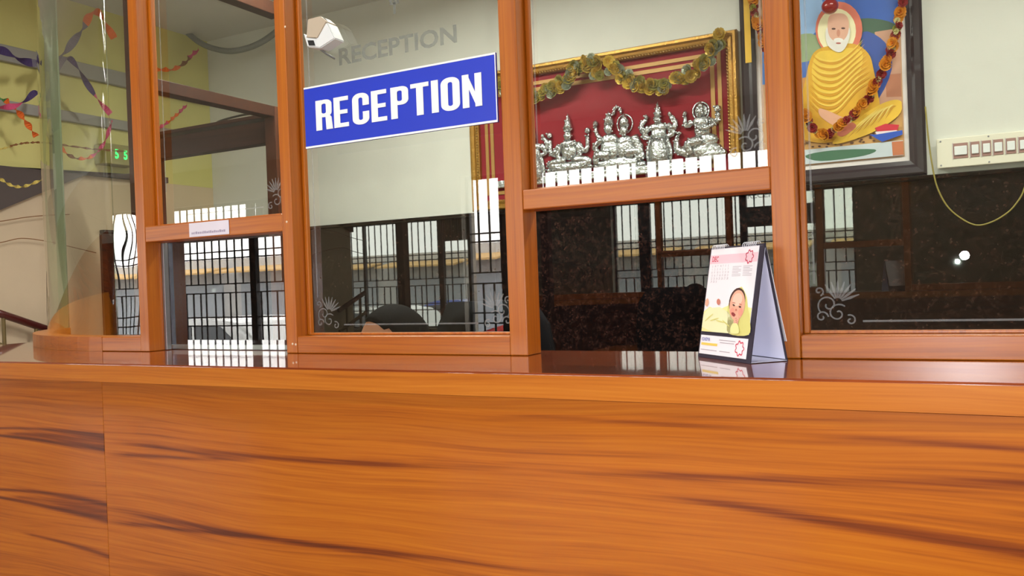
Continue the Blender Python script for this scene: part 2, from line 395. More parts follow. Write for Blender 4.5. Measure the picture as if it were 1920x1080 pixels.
# ------------------------------------------------------------------ outside, seen in the polished granite and the glass
ROAD = plain('road', srgb(128, 122, 114), .9)
struct(bxo('ground', -80, 50, -45, YF - .25, -.85, -.7, ROAD))
def car(name, x, y, rz, paint, label):
    t = empty(name, (x, y, -.7), rz, label, 'car', 'cars parked outside the grilles')
    prof = [(-1.95, .35), (-1.95, .72), (-1.8, .85), (-1.1, .95), (-.55, 1.40), (-.1, 1.48), (.75, 1.47), (1.25, 1.40), (1.75, .98), (1.95, .85), (1.98, .40), (1.85, .28), (-1.85, .28)]
    bm = prism(B(), prof, -.8, .8); bmesh.ops.bevel(bm, geom=bm.edges[:], offset=.07, segments=2, affect='EDGES')
    obj('car_body', fixn(bm), paint, t)
    WG = plain('car_window', srgb(40, 46, 50), .08)
    for s in (-1, 1):
        bm = prism(B(), [(-.92, .98), (-.48, 1.33), (.15, 1.38), (.15, .98)], s * .79, s * .812); obj('side_window', fixn(bm), WG, t)
        bm = prism(B(), [(.22, .98), (.22, 1.38), (.85, 1.36), (1.35, 1.0)], s * .79, s * .812); obj('side_window', fixn(bm), WG, t)
    bm = B(); v = [bm.verts.new(p) for p in ((-1.09, -.62, .99), (-1.09, .62, .99), (-.62, .58, 1.37), (-.62, -.58, 1.37))]; bm.faces.new(v)
    bmesh.ops.translate(bm, vec=(-.02, 0, .02), verts=bm.verts[:]); r = bmesh.ops.extrude_face_region(bm, geom=bm.faces[:]); bmesh.ops.translate(bm, vec=(.03, 0, -.03), verts=[q for q in r['geom'] if isinstance(q, bmesh.types.BMVert)])
    obj('windscreen', fixn(bm), WG, t)
    TY = plain('tyre', srgb(28, 28, 28), .8)
    for sx in (-1.25, 1.22):
        for s in (-1, 1):
            bm = B(); bmesh.ops.create_cone(bm, cap_ends=True, segments=18, radius1=.29, radius2=.29, depth=.19, matrix=Matrix.Translation((sx, s * .72, .29)) @ Matrix.Rotation(math.pi / 2, 4, 'X'))
            obj('wheel', bm, TY, t)
    return t
SILV = plain('silver_car_paint', srgb(196, 198, 196), .25, coat=.6); BLUEP = plain('blue_car_paint', srgb(60, 84, 170), .3, coat=.6); REDP = plain('red_car_paint', srgb(180, 50, 40), .3, coat=.6)
car('parked_car', -11.1, -8.8, .05, SILV, 'silver hatchback mirrored in the glass under the paper label')
car('parked_car', -3.2, -9.2, 3.2, SILV, 'silver hatchback outside the grille nearer the calendar')
car('parked_car', -12.0, -14.0, .2, BLUEP, 'blue hatchback parked across the road')
car('parked_car', -7.2, -14.5, -.1, REDP, 'red hatchback parked across the road')
sb = empty('shop_building', (-9, -26, -.7), 0, 'cream shop building with ochre awning across the road', 'building')
CREAM = plain('cream_render', srgb(186, 186, 184), .9); AWN = plain('ochre_awning', srgb(206, 168, 110), .8); SHUT = plain('grey_shutter', srgb(160, 166, 172), .6)
bxo('wall', -34, 14, 0, 6, 0, 3.1, CREAM, sb)
for i in range(-5, 7):
    bxo('shutter', -13.3 + i * 3.9, -10.3 + i * 3.9, 5.98, 6.05, 0, 2.2, SHUT, sb)
    bm = B(); x0, x1 = -13.5 + i * 3.9, -10.1 + i * 3.9
    v = [bm.verts.new(p) for p in ((x0, .0, 2.80), (x1, .0, 2.80), (x1, 1.1, 2.62), (x0, 1.1, 2.62))]
    bm.faces.new(v); r = bmesh.ops.extrude_face_region(bm, geom=bm.faces[:]); bmesh.ops.translate(bm, vec=(0, 0, -.06), verts=[q for q in r['geom'] if isinstance(q, bmesh.types.BMVert)])
    bmesh.ops.translate(bm, vec=(0, 6.0, 0), verts=bm.verts[:])
    obj('awning', fixn(bm), AWN, sb)

# ------------------------------------------------------------------ unseen ceiling tube lamps, added to brighten the rooms
def added_tube_lamp(x, y, rz, watts, label):
    t = empty('added_tube_lamp', (x, y, ZCEIL - .0005), rz, label, 'lamp', 'added ceiling tube lamps')
    bxo('batten', -.62, .62, -.03, .03, -.045, 0, plain('batten_white', srgb(230, 230, 226), .5), t, .004)
    bm = tube(B(), [(-.58, 0, -.065), (.58, 0, -.065)], .014, 12); obj('tube', bm, emit('added_tube_glow', (1, .98, .94, 1), 4), t, True)
    for s in (-1, 1): bxo('lamp_holder', s * .6 - .012, s * .6 + .012, -.014, .014, -.085, -.0455, plain('batten_white', srgb(230, 230, 226), .5), t)
    l = bpy.data.lights.new('added_tube_light', 'AREA'); l.shape = 'RECTANGLE'; l.size = 1.15; l.size_y = .06; l.energy = watts; l.color = (1, .97, .92)
    o = bpy.data.objects.new('added_tube_light', l); COL.objects.link(o); o.parent = t; o.location = (0, 0, -.09)
added_tube_lamp(-1.7, .95, 0, 43, 'unseen white ceiling tube lamp, added for fill, inside the reception on the stair side')
added_tube_lamp(.35, .95, 0, 30, 'unseen white ceiling tube lamp, added for fill, inside the reception over the switch board')
added_tube_lamp(-.9, -1.9, 0, 16, 'unseen white ceiling tube lamp, added for fill, over the visitors side')
added_tube_lamp(-1.5, -.75, 0, 13, 'unseen white ceiling tube lamp, added for fill, close in front of the partition')

# ================================================================== RECEPTION COUNTER
rc = empty('reception_counter', (0, 0, 0), 0, 'long polished orange teak counter with flat front panels', 'counter')
ZT = ZC - .0375
YP = -.224
z_ = lambda d: EYE + d
str_left = [(-2.1, z_(-.306), -1.584, z_(-.293), .010, .002, .006, .5), (-2.1, z_(-.312), -1.584, z_(-.322), .004, .002, .007, .5), (-1.95, z_(-.306), -1.584, z_(-.307), .004, .002, .013, .42),
            (-2.1, z_(-.448), -1.584, z_(-.436), .010, .002, .006, .5), (-2.1, z_(-.455), -1.584, z_(-.470), .004, .002, .008, .55), (-1.95, z_(-.450), -1.584, z_(-.452), .004, .002, .014, .45), (-1.9, z_(-.53), -1.584, z_(-.545), .004, .003, .006, .5)]
str_mid = [(-1.584, z_(-.300), -.60, z_(-.288), -.012, .006, .006, .42), (-1.584, z_(-.330), -1.15, z_(-.315), .0, .005, .004, .40), (-1.584, z_(-.443), -.60, z_(-.44), -.014, .006, .006, .42), (-1.584, z_(-.472), -1.1, z_(-.456), 0, .005, .004, .42),
           (-.62, z_(-.297), .9, z_(-.225), .006, .004, .012, .30), (-.44, z_(-.303), .9, z_(-.385), -.004, .004, .019, .42), (-.75, z_(-.205), .9, z_(-.25), .01, .003, .006, .25), (-1.584, z_(-.555), -.2, z_(-.57), .006, .006, .006, .35)]
VENL = wood('teak_veneer_left', 'X', 'Z', seed=11.3, streaks=str_left, coat=.35, rough=.45)
VENM = wood('teak_veneer_main', 'X', 'Z', seed=2.2, streaks=str_mid, coat=.35, rough=.45)
XS = -1.584
bxo('front_panel', -2.28, XS - .0004, YP, YP + .018, .08, ZT - .001, VENL, rc, .0006)
bxo('front_panel', XS + .0004, .95, YP, YP + .018, .08, ZT - .001, VENM, rc, .0006)
bxo('front_panel', .951, 1.75, YP, YP + .018, .08, ZT - .001, VENL, rc, .0006)
bxo('plinth', -2.25, 1.75, YP + .04, YP + .06, 0, .08, WOODDH, rc)
bm = B()   # rounded left end of the carcass
pts = [(-2.28 - .26 * math.sin(t), YP + .26 - .26 * math.cos(t)) for t in np.linspace(0, math.pi / 2, 12)] + [(-2.54, .36)]
for (a, b), (c, d) in zip(pts, pts[1:]):
    v = [bm.verts.new(p) for p in ((a, b, .08), (c, d, .08), (c, d, ZT - .001), (a, b, ZT - .001))]; bm.faces.new(v)
bmesh.ops.remove_doubles(bm, verts=bm.verts[:], dist=1e-5)
r = bmesh.ops.extrude_face_region(bm, geom=bm.faces[:]); bmesh.ops.translate(bm, vec=(.012, .012, 0), verts=[q for q in r['geom'] if isinstance(q, bmesh.types.BMVert)])
obj('end_panel', fixn(bm), VENL, rc)
bxo('inner_shelf', -2.1, 1.75, YP + .02, .43, .705, .73, WOODR, rc)
for x_ in (-2.05, -.55, .6, 1.7): bxo('shelf_leg', x_ - .02, x_ + .02, .38, .42, .0002, .7045, WOODP, rc)

TOPM = wood('teak_worktop', 'X', 'Y', dark=srgb(88, 34, 12), mid=srgb(132, 56, 18), light=srgb(165, 80, 30), seed=8.8, coat=1.0, rough=.2)
EDGM = wood('teak_edge', 'X', 'Z', dark=srgb(136, 66, 10), mid=srgb(178, 98, 18), light=srgb(200, 122, 34), seed=4.4, coat=.25, rough=.38)
poly = [(1.75, -.251), (1.75, .112)] + [(-1.90, .112)]
poly += [(-2.05, .125), (-2.25, .20), (-2.38, .38), (-2.62, .38)] + [(-2.30 - .32 * math.sin(t), .069 - .32 * math.cos(t)) for t in np.linspace(math.pi / 2, 0, 14)]
bm = B()
a = [bm.verts.new((x, y, ZC)) for x, y in poly]; b = [bm.verts.new((x, y, ZT)) for x, y in poly]
bm.faces.new(a).material_index = 0; bm.faces.new(b[::-1]).material_index = 0
for i in range(len(poly)):
    j = (i + 1) % len(poly); bm.faces.new((a[i], b[i], b[j], a[j])).material_index = 1
fixn(bm)
es = [e for e in bm.edges if all(abs(v.co.z - ZC) < 1e-6 for v in e.verts)]
bmesh.ops.bevel(bm, geom=es, offset=.003, segments=2, affect='EDGES')
tag(obj('worktop', bm, [TOPM, EDGM]), 'glossy reddish teak worktop along the top of the counter', 'worktop')

# ================================================================== WOOD AND GLASS PARTITION
pt = empty('glass_partition', (0, 0, ZC), 0, 'teak framed glass partition standing on the counter', 'partition')
pt.location = (0, 0, 0)
ZTOP = EYE + 1.13
PD = .056
posts = [(-1.748, -1.717), (-1.277, -1.247), (-.728, -.691), (-.250, -.213), (.42, .46), (1.70, 1.75)]
for a, b in posts: bxo('post', a, b, 0, PD, ZC + .0002, ZTOP, WOODP, pt, .002)
ZS = EYE - .100
def hbar(name, a, b, z0, z1, y0=0.001, y1=PD - .001): return bxo(name, a + .0002, b - .0002, y0, y1, z0, z1, WOODR, pt, .002)
hbar('sill', -1.894, posts[0][0], ZC + .0002, ZS); hbar('sill', posts[1][1], posts[2][0], ZC + .0002, ZS)
hbar('sill', posts[3][1], posts[4][0], ZC + .0002, ZS); hbar('sill', posts[4][1], posts[5][0], ZC + .0002, ZS)
hbar('transom', posts[0][1], posts[1][0], EYE + .128, EYE + .166); hbar('transom', posts[2][1], posts[3][0], EYE + .131, EYE + .1675)
hbar('top_rail', -1.894, 1.75, ZTOP + .0002, ZTOP + .05)
RC = 1.0; AC = (-1.894, 1.0)
def arcbar(name, z0, z1, r0_, r1_, mat, t1=52, n=18):
    bm = B(); rows = []
    for t in np.radians(np.linspace(0, t1, n)):
        c, s = math.cos(t), math.sin(t)
        rows.append([bm.verts.new((AC[0] - r * s, AC[1] - r * c, z)) for r, z in ((r0_, z0), (r1_, z0), (r1_, z1), (r0_, z1))])
    for A, C in zip(rows, rows[1:]):
        for k in range(4): bm.faces.new((A[k], A[(k + 1) % 4], C[(k + 1) % 4], C[k]))
    bm.faces.new(rows[0]); bm.faces.new(rows[-1][::-1])
    return obj(name, fixn(bm), mat, pt)
arcbar('curved_sill', ZC + .0002, ZS, .999, .945, WOODR)
arcbar('curved_top_rail', ZTOP, ZTOP + .05, .999, .945, WOODR)
cg = arcbar('curved_pane', ZS + .0005, ZTOP - .0005, .960, .952, glass('curved_glass'), 50, 40)
for p in cg.data.polygons:
    if abs(p.normal.z) < .5 and p.area > 1e-4: p.use_smooth = True
t_ = math.radians(50.6); ex, ey = AC[0] - .956 * math.sin(t_), AC[1] - .956 * math.cos(t_)
bm = box(B(), -.007, .007, -.014, .014, ZS + .001, ZTOP - .001, .002); bmesh.ops.rotate(bm, cent=(0, 0, 0), matrix=Matrix.Rotation(-t_, 3, 'Z'), verts=bm.verts[:]); shift(bm, ex, ey, 0)
obj('glass_edge', bm, plain('green_glass_edge', srgb(120, 140, 104), .15, coat=.5, noise=.3, nscale=12), pt)
YG = .045; TG = .006
def pane(name, a, b, z0, z1, y=YG, mat=None): return bxo(name, a + .0005, b - .0005, y, y + TG, z0 + .0005, z1 - .0005, mat or GLASS, pt)
p_left0 = pane('glass_pane', -1.894, posts[0][0], ZS, ZTOP, mat=glass('wavy_glass', wav=.0006))
p_left1 = pane('glass_pane', posts[0][1], posts[1][0], EYE + .166, ZTOP)
p_slide = pane('sliding_pane', posts[0][1] - .02, posts[1][0] + .02, ZC + .001, EYE + .16, y=PD + .002)
p_mid = pane('glass_pane', posts[1][1], posts[2][0], ZS, ZTOP)
p_rt = pane('glass_pane', posts[2][1], posts[3][0], EYE + .1675, ZTOP)
p_right = pane('glass_pane', posts[3][1], posts[4][0], ZS, ZTOP)
pane('glass_pane', posts[4][1], posts[5][0], ZS, ZTOP)
# glazing beads in front of each fixed pane
def bead(a, b, z0, z1, lo=True):
    bm = B(); w = .010; y0, y1 = YG - .011, YG - .0003
    box(bm, a + .0003, a + w, y0, y1, z0, z1, .002); box(bm, b - w, b - .0003, y0, y1, z0, z1, .002)
    if lo: box(bm, a + w, b - w, y0, y1, z0 + .0002, z0 + w * .5, .001)
    obj('glazing_bead', bm, WOODP, pt)
for a, b, z0 in ((posts[0][1], posts[1][0], EYE + .1662), (posts[1][1], posts[2][0], ZS + .0002), (posts[2][1], posts[3][0], EYE + .1677), (posts[3][1], posts[4][0], ZS + .0002)):
    bead(a, b, z0, ZTOP - .001)
# aluminium channels of the sliding pane
ALU = plain('aluminium', srgb(150, 150, 156), .35, metal=.8)
bxo('slide_channel', posts[0][1] + .0003, posts[0][1] + .009, PD - .012, PD + .0015, ZC + .001, EYE + .127, ALU, pt, .001)
bxo('slide_channel', posts[0][1] - .02, posts[1][0] + .02, PD + .009, PD + .016, ZC + .0005, ZC + .012, ALU, pt, .001)
# nail heads
NAIL = plain('nail_filler', srgb(226, 206, 178), .5)
for px, py in ((534, 50), (537, 416), (548, 645), (554, 646)):
    q = atY(px, py, -.001); bm = B(); ball(bm, (q.x, -.0002, q.z), .0028, .001, .0028, 1); obj('nail_head', bm, NAIL, pt)

# etched border lines and corner flourishes on the panes
def strip(bm, pts, w, y):
    pts = [Vector((p[0], 0, p[1])) for p in pts]; L_ = []; R2 = []
    for i, p in enumerate(pts):
        t = (pts[min(i + 1, len(pts) - 1)] - pts[max(i - 1, 0)]).normalized(); n = Vector((-t.z, 0, t.x))
        ww = w if not isinstance(w, (list, tuple)) else w[i]
        L_.append(p + n * ww); R2.append(p - n * ww)
    for k in range(len(pts) - 1):
        bm.faces.new([bm.verts.new((q.x, y, q.z)) for q in (L_[k], L_[k + 1], R2[k + 1], R2[k])])
def spiral(cx, cz, r, a0, turns, sgn=1, n=22): return [(cx + r * (1 - k / n * .85) * math.cos(a0 + sgn * 2 * math.pi * turns * k / n), cz + r * (1 - k / n * .85) * math.sin(a0 + sgn * 2 * math.pi * turns * k / n)) for k in range(n + 1)]
def flourish(par, cx, cz, sx, sz, s=.055, y=YG - .0004):
    bm = B()
    def tr(p): return [(cx + sx * a * s, cz + sz * b * s) for a, b in p]
    for k in range(7):       # fan of petals
        a = math.radians(20 + k * 17); c = (.62, .62)
        q = [(c[0] + .12 * math.cos(a), c[1] + .12 * math.sin(a)), (c[0] + .36 * math.cos(a), c[1] + .36 * math.sin(a)), (c[0] + .62 * math.cos(a), c[1] + .62 * math.sin(a))]
        strip(bm, tr(q), [.001, .0022, .0007], y)
    for cc in ((.36, .55, .3, 4.0, 1.2, -1), (.62, .3, .28, .8, 1.2, 1), (.18, .2, .18, 0, 1.1, 1), (.95, .1, .16, 2, 1.1, -1), (.12, .95, .14, 5, 1.1, 1)):
        strip(bm, tr(spiral(*cc)), .0013, y)
    return obj('etched_flourish', bm, ETCH, par)
def border(par, xl, xr, zb, y=YG - .0004, zt=ZTOP - .05, w=.0016, low=True):
    bm = B()
    if xl is not None: strip(bm, [(xl, zb + .06), (xl, zt)], w, y)
    if xr is not None: strip(bm, [(xr, zb + .06), (xr, zt)], w, y)
    if low: strip(bm, [((xl if xl is not None else xr - .3) + .07, zb), ((xr if xr is not None else xl + .3) - .07, zb)], w, y)
    return obj('etched_border', bm, ETCH, par)
border(p_right, -.196, .40, EYE - .081); flourish(p_right, -.196, EYE - .085, 1, 1)
flourish(p_right, .40, EYE - .085, -1, 1)
border(p_mid, -1.224, -.75, EYE - .078); flourish(p_mid, -1.228, EYE - .085, 1, 1); flourish(p_mid, -.746, EYE - .085, -1, 1)
border(p_rt, -.678, -.266, EYE + .19, low=False); flourish(p_rt, -.262, EYE + .195, -1, 1)
border(p_left1, -1.69, -1.302, EYE + .19); flourish(p_left1, -1.298, EYE + .185, -1, 1)
bm = text_bm('RECEPTION', .050, bold=.0012, xs=1.0, align='LEFT')
x1 = max(v.co.x for v in bm.verts); x0 = min(v.co.x for v in bm.verts); z1 = max(v.co.z for v in bm.verts)
for v in bm.verts: v.co = Vector((-1.140 + (v.co.x - x0) / (x1 - x0) * .295, YG - .0005, EYE + .475 + v.co.z / z1 * .0345))
obj('etched_lettering', bm, ETCHT, p_mid)
bm = B()      # small emblem above the etched word: a trident-like cross in a loop
strip(bm, ell(-.991, EYE + .598, .013, .020, 24, 300, 600), .0028, YG - .0005); strip(bm, [(-.991, EYE + .556), (-.991, EYE + .625)], .0032, YG - .0005)
strip(bm, [(-1.003, EYE + .578), (-.979, EYE + .578)], .0022, YG - .0005)
obj('etched_emblem', bm, ETCHT, p_mid)

# ------------------------------------------------------------------ side frame behind the curved end of the partition
sf = empty('side_door_frame', (0, 0, 0), 0, 'dark teak door frame behind the left panes of the partition', 'door frame')
for x, y, z0, z1 in ((-2.35, .50, 0, 1.085), (-2.35, 1.12, 0, .7225), (-3.06, 1.12, 0, .685)):
    bxo('jamb', x - .028, x + .028, y - .03, y + .03, z0 + .0002, EYE + z1 - .0003, WOODD, sf, .002)
bm = box(B(), -2.378, -2.322, .4702, 1.15, EYE + 1.085, EYE + 1.135, .002); obj('head_rail', bm, WOODDH, sf)
bm = box(B(), -2.376, -2.324, .5303, 1.0897, EYE + .681, EYE + .722, .002); obj('cross_rail', bm, WOODDH, sf)
bm = box(B(), -3.0317, -2.3783, 1.095, 1.145, EYE + .585, EYE + .672, .002); obj('lintel', bm, WOODDH, sf)
bm = box(B(), -3.088, -2.3783, 1.09, 1.15, EYE + .6853, EYE + .70, .002); obj('lintel_cap', bm, WOODDH, sf)

# ================================================================== THINGS ON THE PARTITION AND WORKTOP
# ---- blue RECEPTION sign
sg = empty('reception_sign', (-1.194, -.0075, EYE + .296), 0, 'blue sign with bold white RECEPTION lettering on the middle pane', 'sign')
SW, SH = .462, .128
bxo('sign_backing', 0, SW, .0037, .005, 0, SH, plain('sign_backing', srgb(70, 68, 66), .8), sg)
bxo('sign_panel', 0, SW, 0, .0035, 0, SH, plain('sign_blue', srgb(30, 56, 196), .35, noise=.03), sg)
PW = plain('sign_white', srgb(245, 245, 245), .4, noise=.01)
bm = B(); box(bm, 0, SW, -.0006, -.0001, 0, .004); box(bm, 0, SW, -.0006, -.0001, SH - .0035, SH); box(bm, SW - .002, SW, -.0006, -.0001, .004, SH - .0035)
obj('sign_border', bm, PW, sg)
# bold condensed capitals built stroke by stroke; unit box 1 high
def rrect(x0, z0, x1, z1, r, n=6):
    out = []
    for cx, cz, a in ((x1 - r, z0 + r, -90), (x1 - r, z1 - r, 0), (x0 + r, z1 - r, 90), (x0 + r, z0 + r, 180)):
        for k in range(n + 1):
            t = math.radians(a + 90 * k / n); out.append((cx + r * math.cos(t), cz + r * math.sin(t)))
    return out
def ringpoly(bm, o, i, y0, y1, skip=lambda p: False):
    n = len(o)
    for k in range(n):
        j = (k + 1) % n; mid = ((o[k][0] + o[j][0]) / 2, (o[k][1] + o[j][1]) / 2)
        if skip(mid): continue
        prism(bm, [o[k], o[j], i[j], i[k]], y0, y1)
def letter(ch, w=.44, st=.165, y0=-.0012, y1=-.0002):
    bm = B(); st_ = [0]
    def P(poly): st_[0] += 1; return prism(bm, poly, y0 - .00012 * st_[0], y1)
    r = lambda a, b, c, d: P([(a, b), (c, b), (c, d), (a, d)])
    h = .135
    if ch == 'E':
        r(0, 0, st, 1); r(st, 0, w * .9, h); r(st, 1 - h, w * .9, 1); r(st, .5 - h * .48, w * .84, .5 + h * .48)
    elif ch == 'T':
        r(w / 2 - st / 2, 0, w / 2 + st / 2, 1 - h); r(0, 1 - h, w, 1)
    elif ch == 'I': r(0, 0, st, 1)
    elif ch == 'N':
        r(0, 0, st * .92, 1); r(w - st * .92, 0, w, 1); P([(st * .6, 1), (0.02, 1), (w - st * .6, 0), (w - .02, 0)][::-1] if False else [(.02, 1), (w - st * .75, 0), (w - .02, 0), (st * .75, 1)])
    elif ch == 'O':
        ringpoly(bm, rrect(0, -.01, w, 1.01, .2), rrect(st, h, w - st, 1 - h, .055), y0, y1)
    elif ch == 'C':
        ringpoly(bm, rrect(0, -.01, w, 1.01, .2), rrect(st, h, w - st, 1 - h, .055), y0, y1, lambda p: p[0] > w * .8 and .36 < p[1] < .64)
        r(w - st, .60, w, .81); r(w - st, .19, w, .40)
    elif ch in 'PR':
        r(0, 0, st, 1); ringpoly(bm, rrect(st * .3, .42, w, 1, .16), rrect(st, .42 + h * .9, w - st * .95, 1 - h * .95, .05), y0, y1)
        if ch == 'R': P([(w - st * 1.05, .47), (w - st * .95, 0), (w + .02, 0), (w - .01, .40), (w - .09, .52)])
    return fixn(bm)
xs_ = [.0, .110, .217, .322, .424, .517, .618, .675, .775]
tw = .0
cap = .062
lw = {'I': .165}
x = 0; gaps = .06; total = sum(lw.get(c, .44) for c in 'RECEPTION') + gaps * 8
k_ = .400 / (total * cap)
for c in 'RECEPTION':
    bm = letter(c); bmesh.ops.scale(bm, vec=(cap * k_, 1, cap), verts=bm.verts[:]); shift(bm, .031 + x * cap * k_, 0, .034)
    obj('letter', bm, PW, sg); x += lw.get(c, .44) + gaps
# ---- paper label on the left transom
lb = empty('paper_label', (-1.563, -.0006, EYE + .1315), 0, 'small white paper strip stuck on the left transom', 'label')
bxo('paper', 0, .128, 0, .0005, 0, .032, plain('label_paper', srgb(226, 220, 232), .7), lb)
bm = B(); random.seed(4); xx = .008
while xx < .115:
    w_ = random.uniform(.002, .006); box(bm, xx, xx + w_, -.0003, -.0001, .006, .010 + random.uniform(0, .002)); xx += w_ + .0015
obj('faint_print', bm, plain('faint_print', srgb(170, 160, 182), .8), lb)

# ---- small security camera on the post in front of the middle pane
cc = empty('security_camera', (-1.2465, .02, EYE + .50), 0, 'small white security camera on the post beside the etched word', 'camera')
WPL = plain('white_plastic', srgb(225, 228, 228), .4); TAN = plain('tan_cover', srgb(188, 172, 150), .6); BLK = plain('black_plastic', srgb(30, 30, 32), .35)
q = lambda px, py: atY(px, py, .0)
def prof_px(pts, Y): return [(lambda p: (p.x, p.z))(atY(a, b, Y)) for a, b in pts]
def put(name, pts, y0, y1, mat, par, bev=0):
    P_ = prof_px(pts, y0); loc = par.matrix_world if False else Matrix.Translation(par.location)
    bm = prism(B(), [(a - par.location.x, b - par.location.z) for a, b in P_], y0 - par.location.y, y1 - par.location.y); fixn(bm)
    if bev: bmesh.ops.bevel(bm, geom=bm.edges[:], offset=bev, segments=2, affect='EDGES')
    return obj(name, bm, mat, par)
put('housing', [(568, 62), (576, 88), (600, 90), (628, 72), (614, 42), (600, 44), (593, 72), (573, 70)], .004, .036, WPL, cc, .002)
put('sun_shield', [(577, 36), (600, 30), (612, 40), (595, 71), (574, 70)], .0025, .034, TAN, cc, .001)
put('lens_window', [(576.5, 75.5), (587, 75.5), (590, 85), (579, 85)], .002, .005, BLK, cc)
bm = B(); tube(bm, spline([atY(601, 32, .012), atY(610, 37, .01), atY(617, 47, .016), atY(622, 58, .024)], 5), .002, 6); shift(bm, *(-Vector(cc.location))); obj('cable', bm, BLK, cc, True)
bm = B(); tube(bm, [atY(600, 92, .026), atY(612, 101, .032), atY(628, 110, .04)], .0022, 6); shift(bm, *(-Vector(cc.location))); obj('bracket', bm, plain('grey_metal', srgb(120, 120, 118), .5), cc, True)

# ---- tent desk calendar
W_, DP, HT = .150, .0675, .181
ang = math.atan2(-.104, .108)
base = Vector((-.379, .016, 0)) + Vector((.5 * .108, -.5 * .104, 0)) + Vector((.0215, .026, 0))
ct = empty('desk_calendar', (base.x, base.y, ZC + .0003), ang, 'white tent desk calendar with a baby picture standing on the worktop', 'calendar')
NAVY = plain('calendar_board', srgb(52, 48, 62), .5); PAPER = plain('calendar_paper', srgb(244, 240, 244), .55, noise=.01); LIL = plain('calendar_lining', srgb(222, 222, 240), .6)
def slab(name, A, Bp, C, Dq, th, mat, par, nrm=None):
    A, Bp, C, Dq = map(Vector, (A, Bp, C, Dq)); n = (Bp - A).cross(Dq - A).normalized() * th
    bm = B(); f = [bm.verts.new(p) for p in (A, Bp, C, Dq)]; g = [bm.verts.new(p - n) for p in (A, Bp, C, Dq)]
    bm.faces.new(f); bm.faces.new(g[::-1])
    for i in range(4): bm.faces.new((f[(i + 1) % 4], f[i], g[i], g[(i + 1) % 4]))
    return obj(name, bm, mat, par)
h2, d2 = W_ / 2, DP / 2
slab('front_board', (-h2, -d2, 0), (h2, -d2, 0), (h2, -.001, HT), (-h2, -.001, HT), .0018, NAVY, ct)
slab('front_lining', (-h2 + .001, -d2 + .0021, .002), (h2 - .0005, -d2 + .0021, .002), (h2 - .0005, .001, HT - .004), (-h2 + .001, .001, HT - .004), .0004, LIL, ct)
slab('rear_board', (h2, d2, 0), (-h2, d2, 0), (-h2, .001, HT), (h2, .001, HT), .0018, NAVY, ct)
slab('rear_lining', (h2 - .0035, d2 - .0022, .003), (-h2 + .001, d2 - .0022, .003), (-h2 + .001, -.0012, HT - .003), (h2 - .0035, -.0012, HT - .003), .0004, LIL, ct)
slab('foot_board', (-h2, -d2 + .002, .0002), (h2, -d2 + .002, .0002), (h2, d2 - .002, .0002), (-h2, d2 - .002, .0002), .0006, LIL, ct).location.z = .0012
slab('rear_page', (h2 - .003, d2 + .0015, .03), (-h2 + .003, d2 + .0015, .03), (-h2 + .003, .0035, HT - .002), (h2 - .003, .0035, HT - .002), .0012, PAPER, ct)
tl = math.atan2(d2 - .001, HT)                    # lean of the front face
fp = empty('front_face', (0, -d2 - .0003, 0)); fp.parent = ct
bpy.data.objects.remove(fp)
HS = HT / math.cos(tl)
def face(name, bm, mats, par, off):
    """(x along width, z up the slope) -> lying on the leaning front of the calendar, off mm proud"""
    for v in bm.verts:
        x, y, z = v.co; c, s = math.cos(tl), math.sin(tl)
        v.co = Vector((x, -d2 + z * s - (off - y) * c, z * c + (off - y) * s * 1.0))
    return obj(name, bm, mats, par)
X0, X1 = -h2 + .004, h2 - .011
pg = face('page', box(B(), X0, X1, 0, .0008, .043, HS - .003), PAPER, ct, .0012)
PINK = plain('print_pink', srgb(244, 206, 216), .6); ROSE = plain('print_rose', srgb(214, 70, 96), .6); GREY = plain('print_grey', srgb(176, 164, 172), .6); SKIN = plain('print_skin', srgb(236, 178, 150), .6)
SKIND = plain('print_skin_shade', srgb(206, 128, 108), .6); LEMON = plain('print_lemon', srgb(238, 236, 160), .6); LEMD = plain('print_lemon_shade', srgb(220, 214, 128), .6); HAIRP = plain('print_brown', srgb(74, 44, 38), .6); IVORY = plain('print_ivory', srgb(250, 246, 236), .6); BLUET = plain('print_blue', srgb(70, 84, 170), .6); YELT = plain('print_yellow', srgb(236, 206, 96), .6)
wP = X1 - X0
X_ = lambda u: X0 + u * wP
Z_ = lambda v: .043 + v * (HS - .046)
ly = [0.0]
def prt(name, poly, mat, par=None, o=.00025, lvl=1):
    bm = sheet(B(), [(X_(u), Z_(v)) for u, v in poly], 0, .0001); return face(name, fixn(bm), mat, par or pg, .0012 + o * lvl)
prt('header_band', [(.0, .82), (1, .82), (1, .925), (0, .925)], PINK)
prt('photo_ground', [(0, 0), (1, 0), (1, .30), (.6, .34), (.3, .26), (.12, .30), (0, .24)], LEMON)
prt('blanket', [(0, .05), (.25, 0), (.72, 0), (.68, .14), (.55, .24), (.35, .30), (.1, .28), (0, .20)], plain('print_pale_lemon', srgb(240, 240, 190), .6), lvl=2)
prt('hood', smooth([(.60, 0), (1, 0), (1, .16), (.93, .30), (.88, .42), (.78, .52), (.74, .535), (.66, .5), (.56, .40), (.52, .28), (.55, .16)]), LEMD, lvl=2)
prt('hood', ell(.70, .37, .165, .155, 20, rot=.25), HAIRP, lvl=3)
prt('baby_face', ell(.715, .325, .155, .175, 24, rot=.12), SKIN, lvl=4)
prt('forehead_light', ell(.71, .39, .10, .075, 16, rot=.12), plain('print_skin_light', srgb(246, 204, 180), .6), lvl=5)
prt('cheek', ell(.63, .25, .045, .045, 14), plain('print_cheek', srgb(234, 158, 136), .6), lvl=5); prt('cheek', ell(.80, .25, .045, .045, 14), plain('print_cheek', srgb(234, 158, 136), .6), lvl=5)
prt('mouth', ell(.668, .218, .050, .020, 12, rot=-.35), plain('print_mouth', srgb(150, 56, 56), .6), lvl=6)
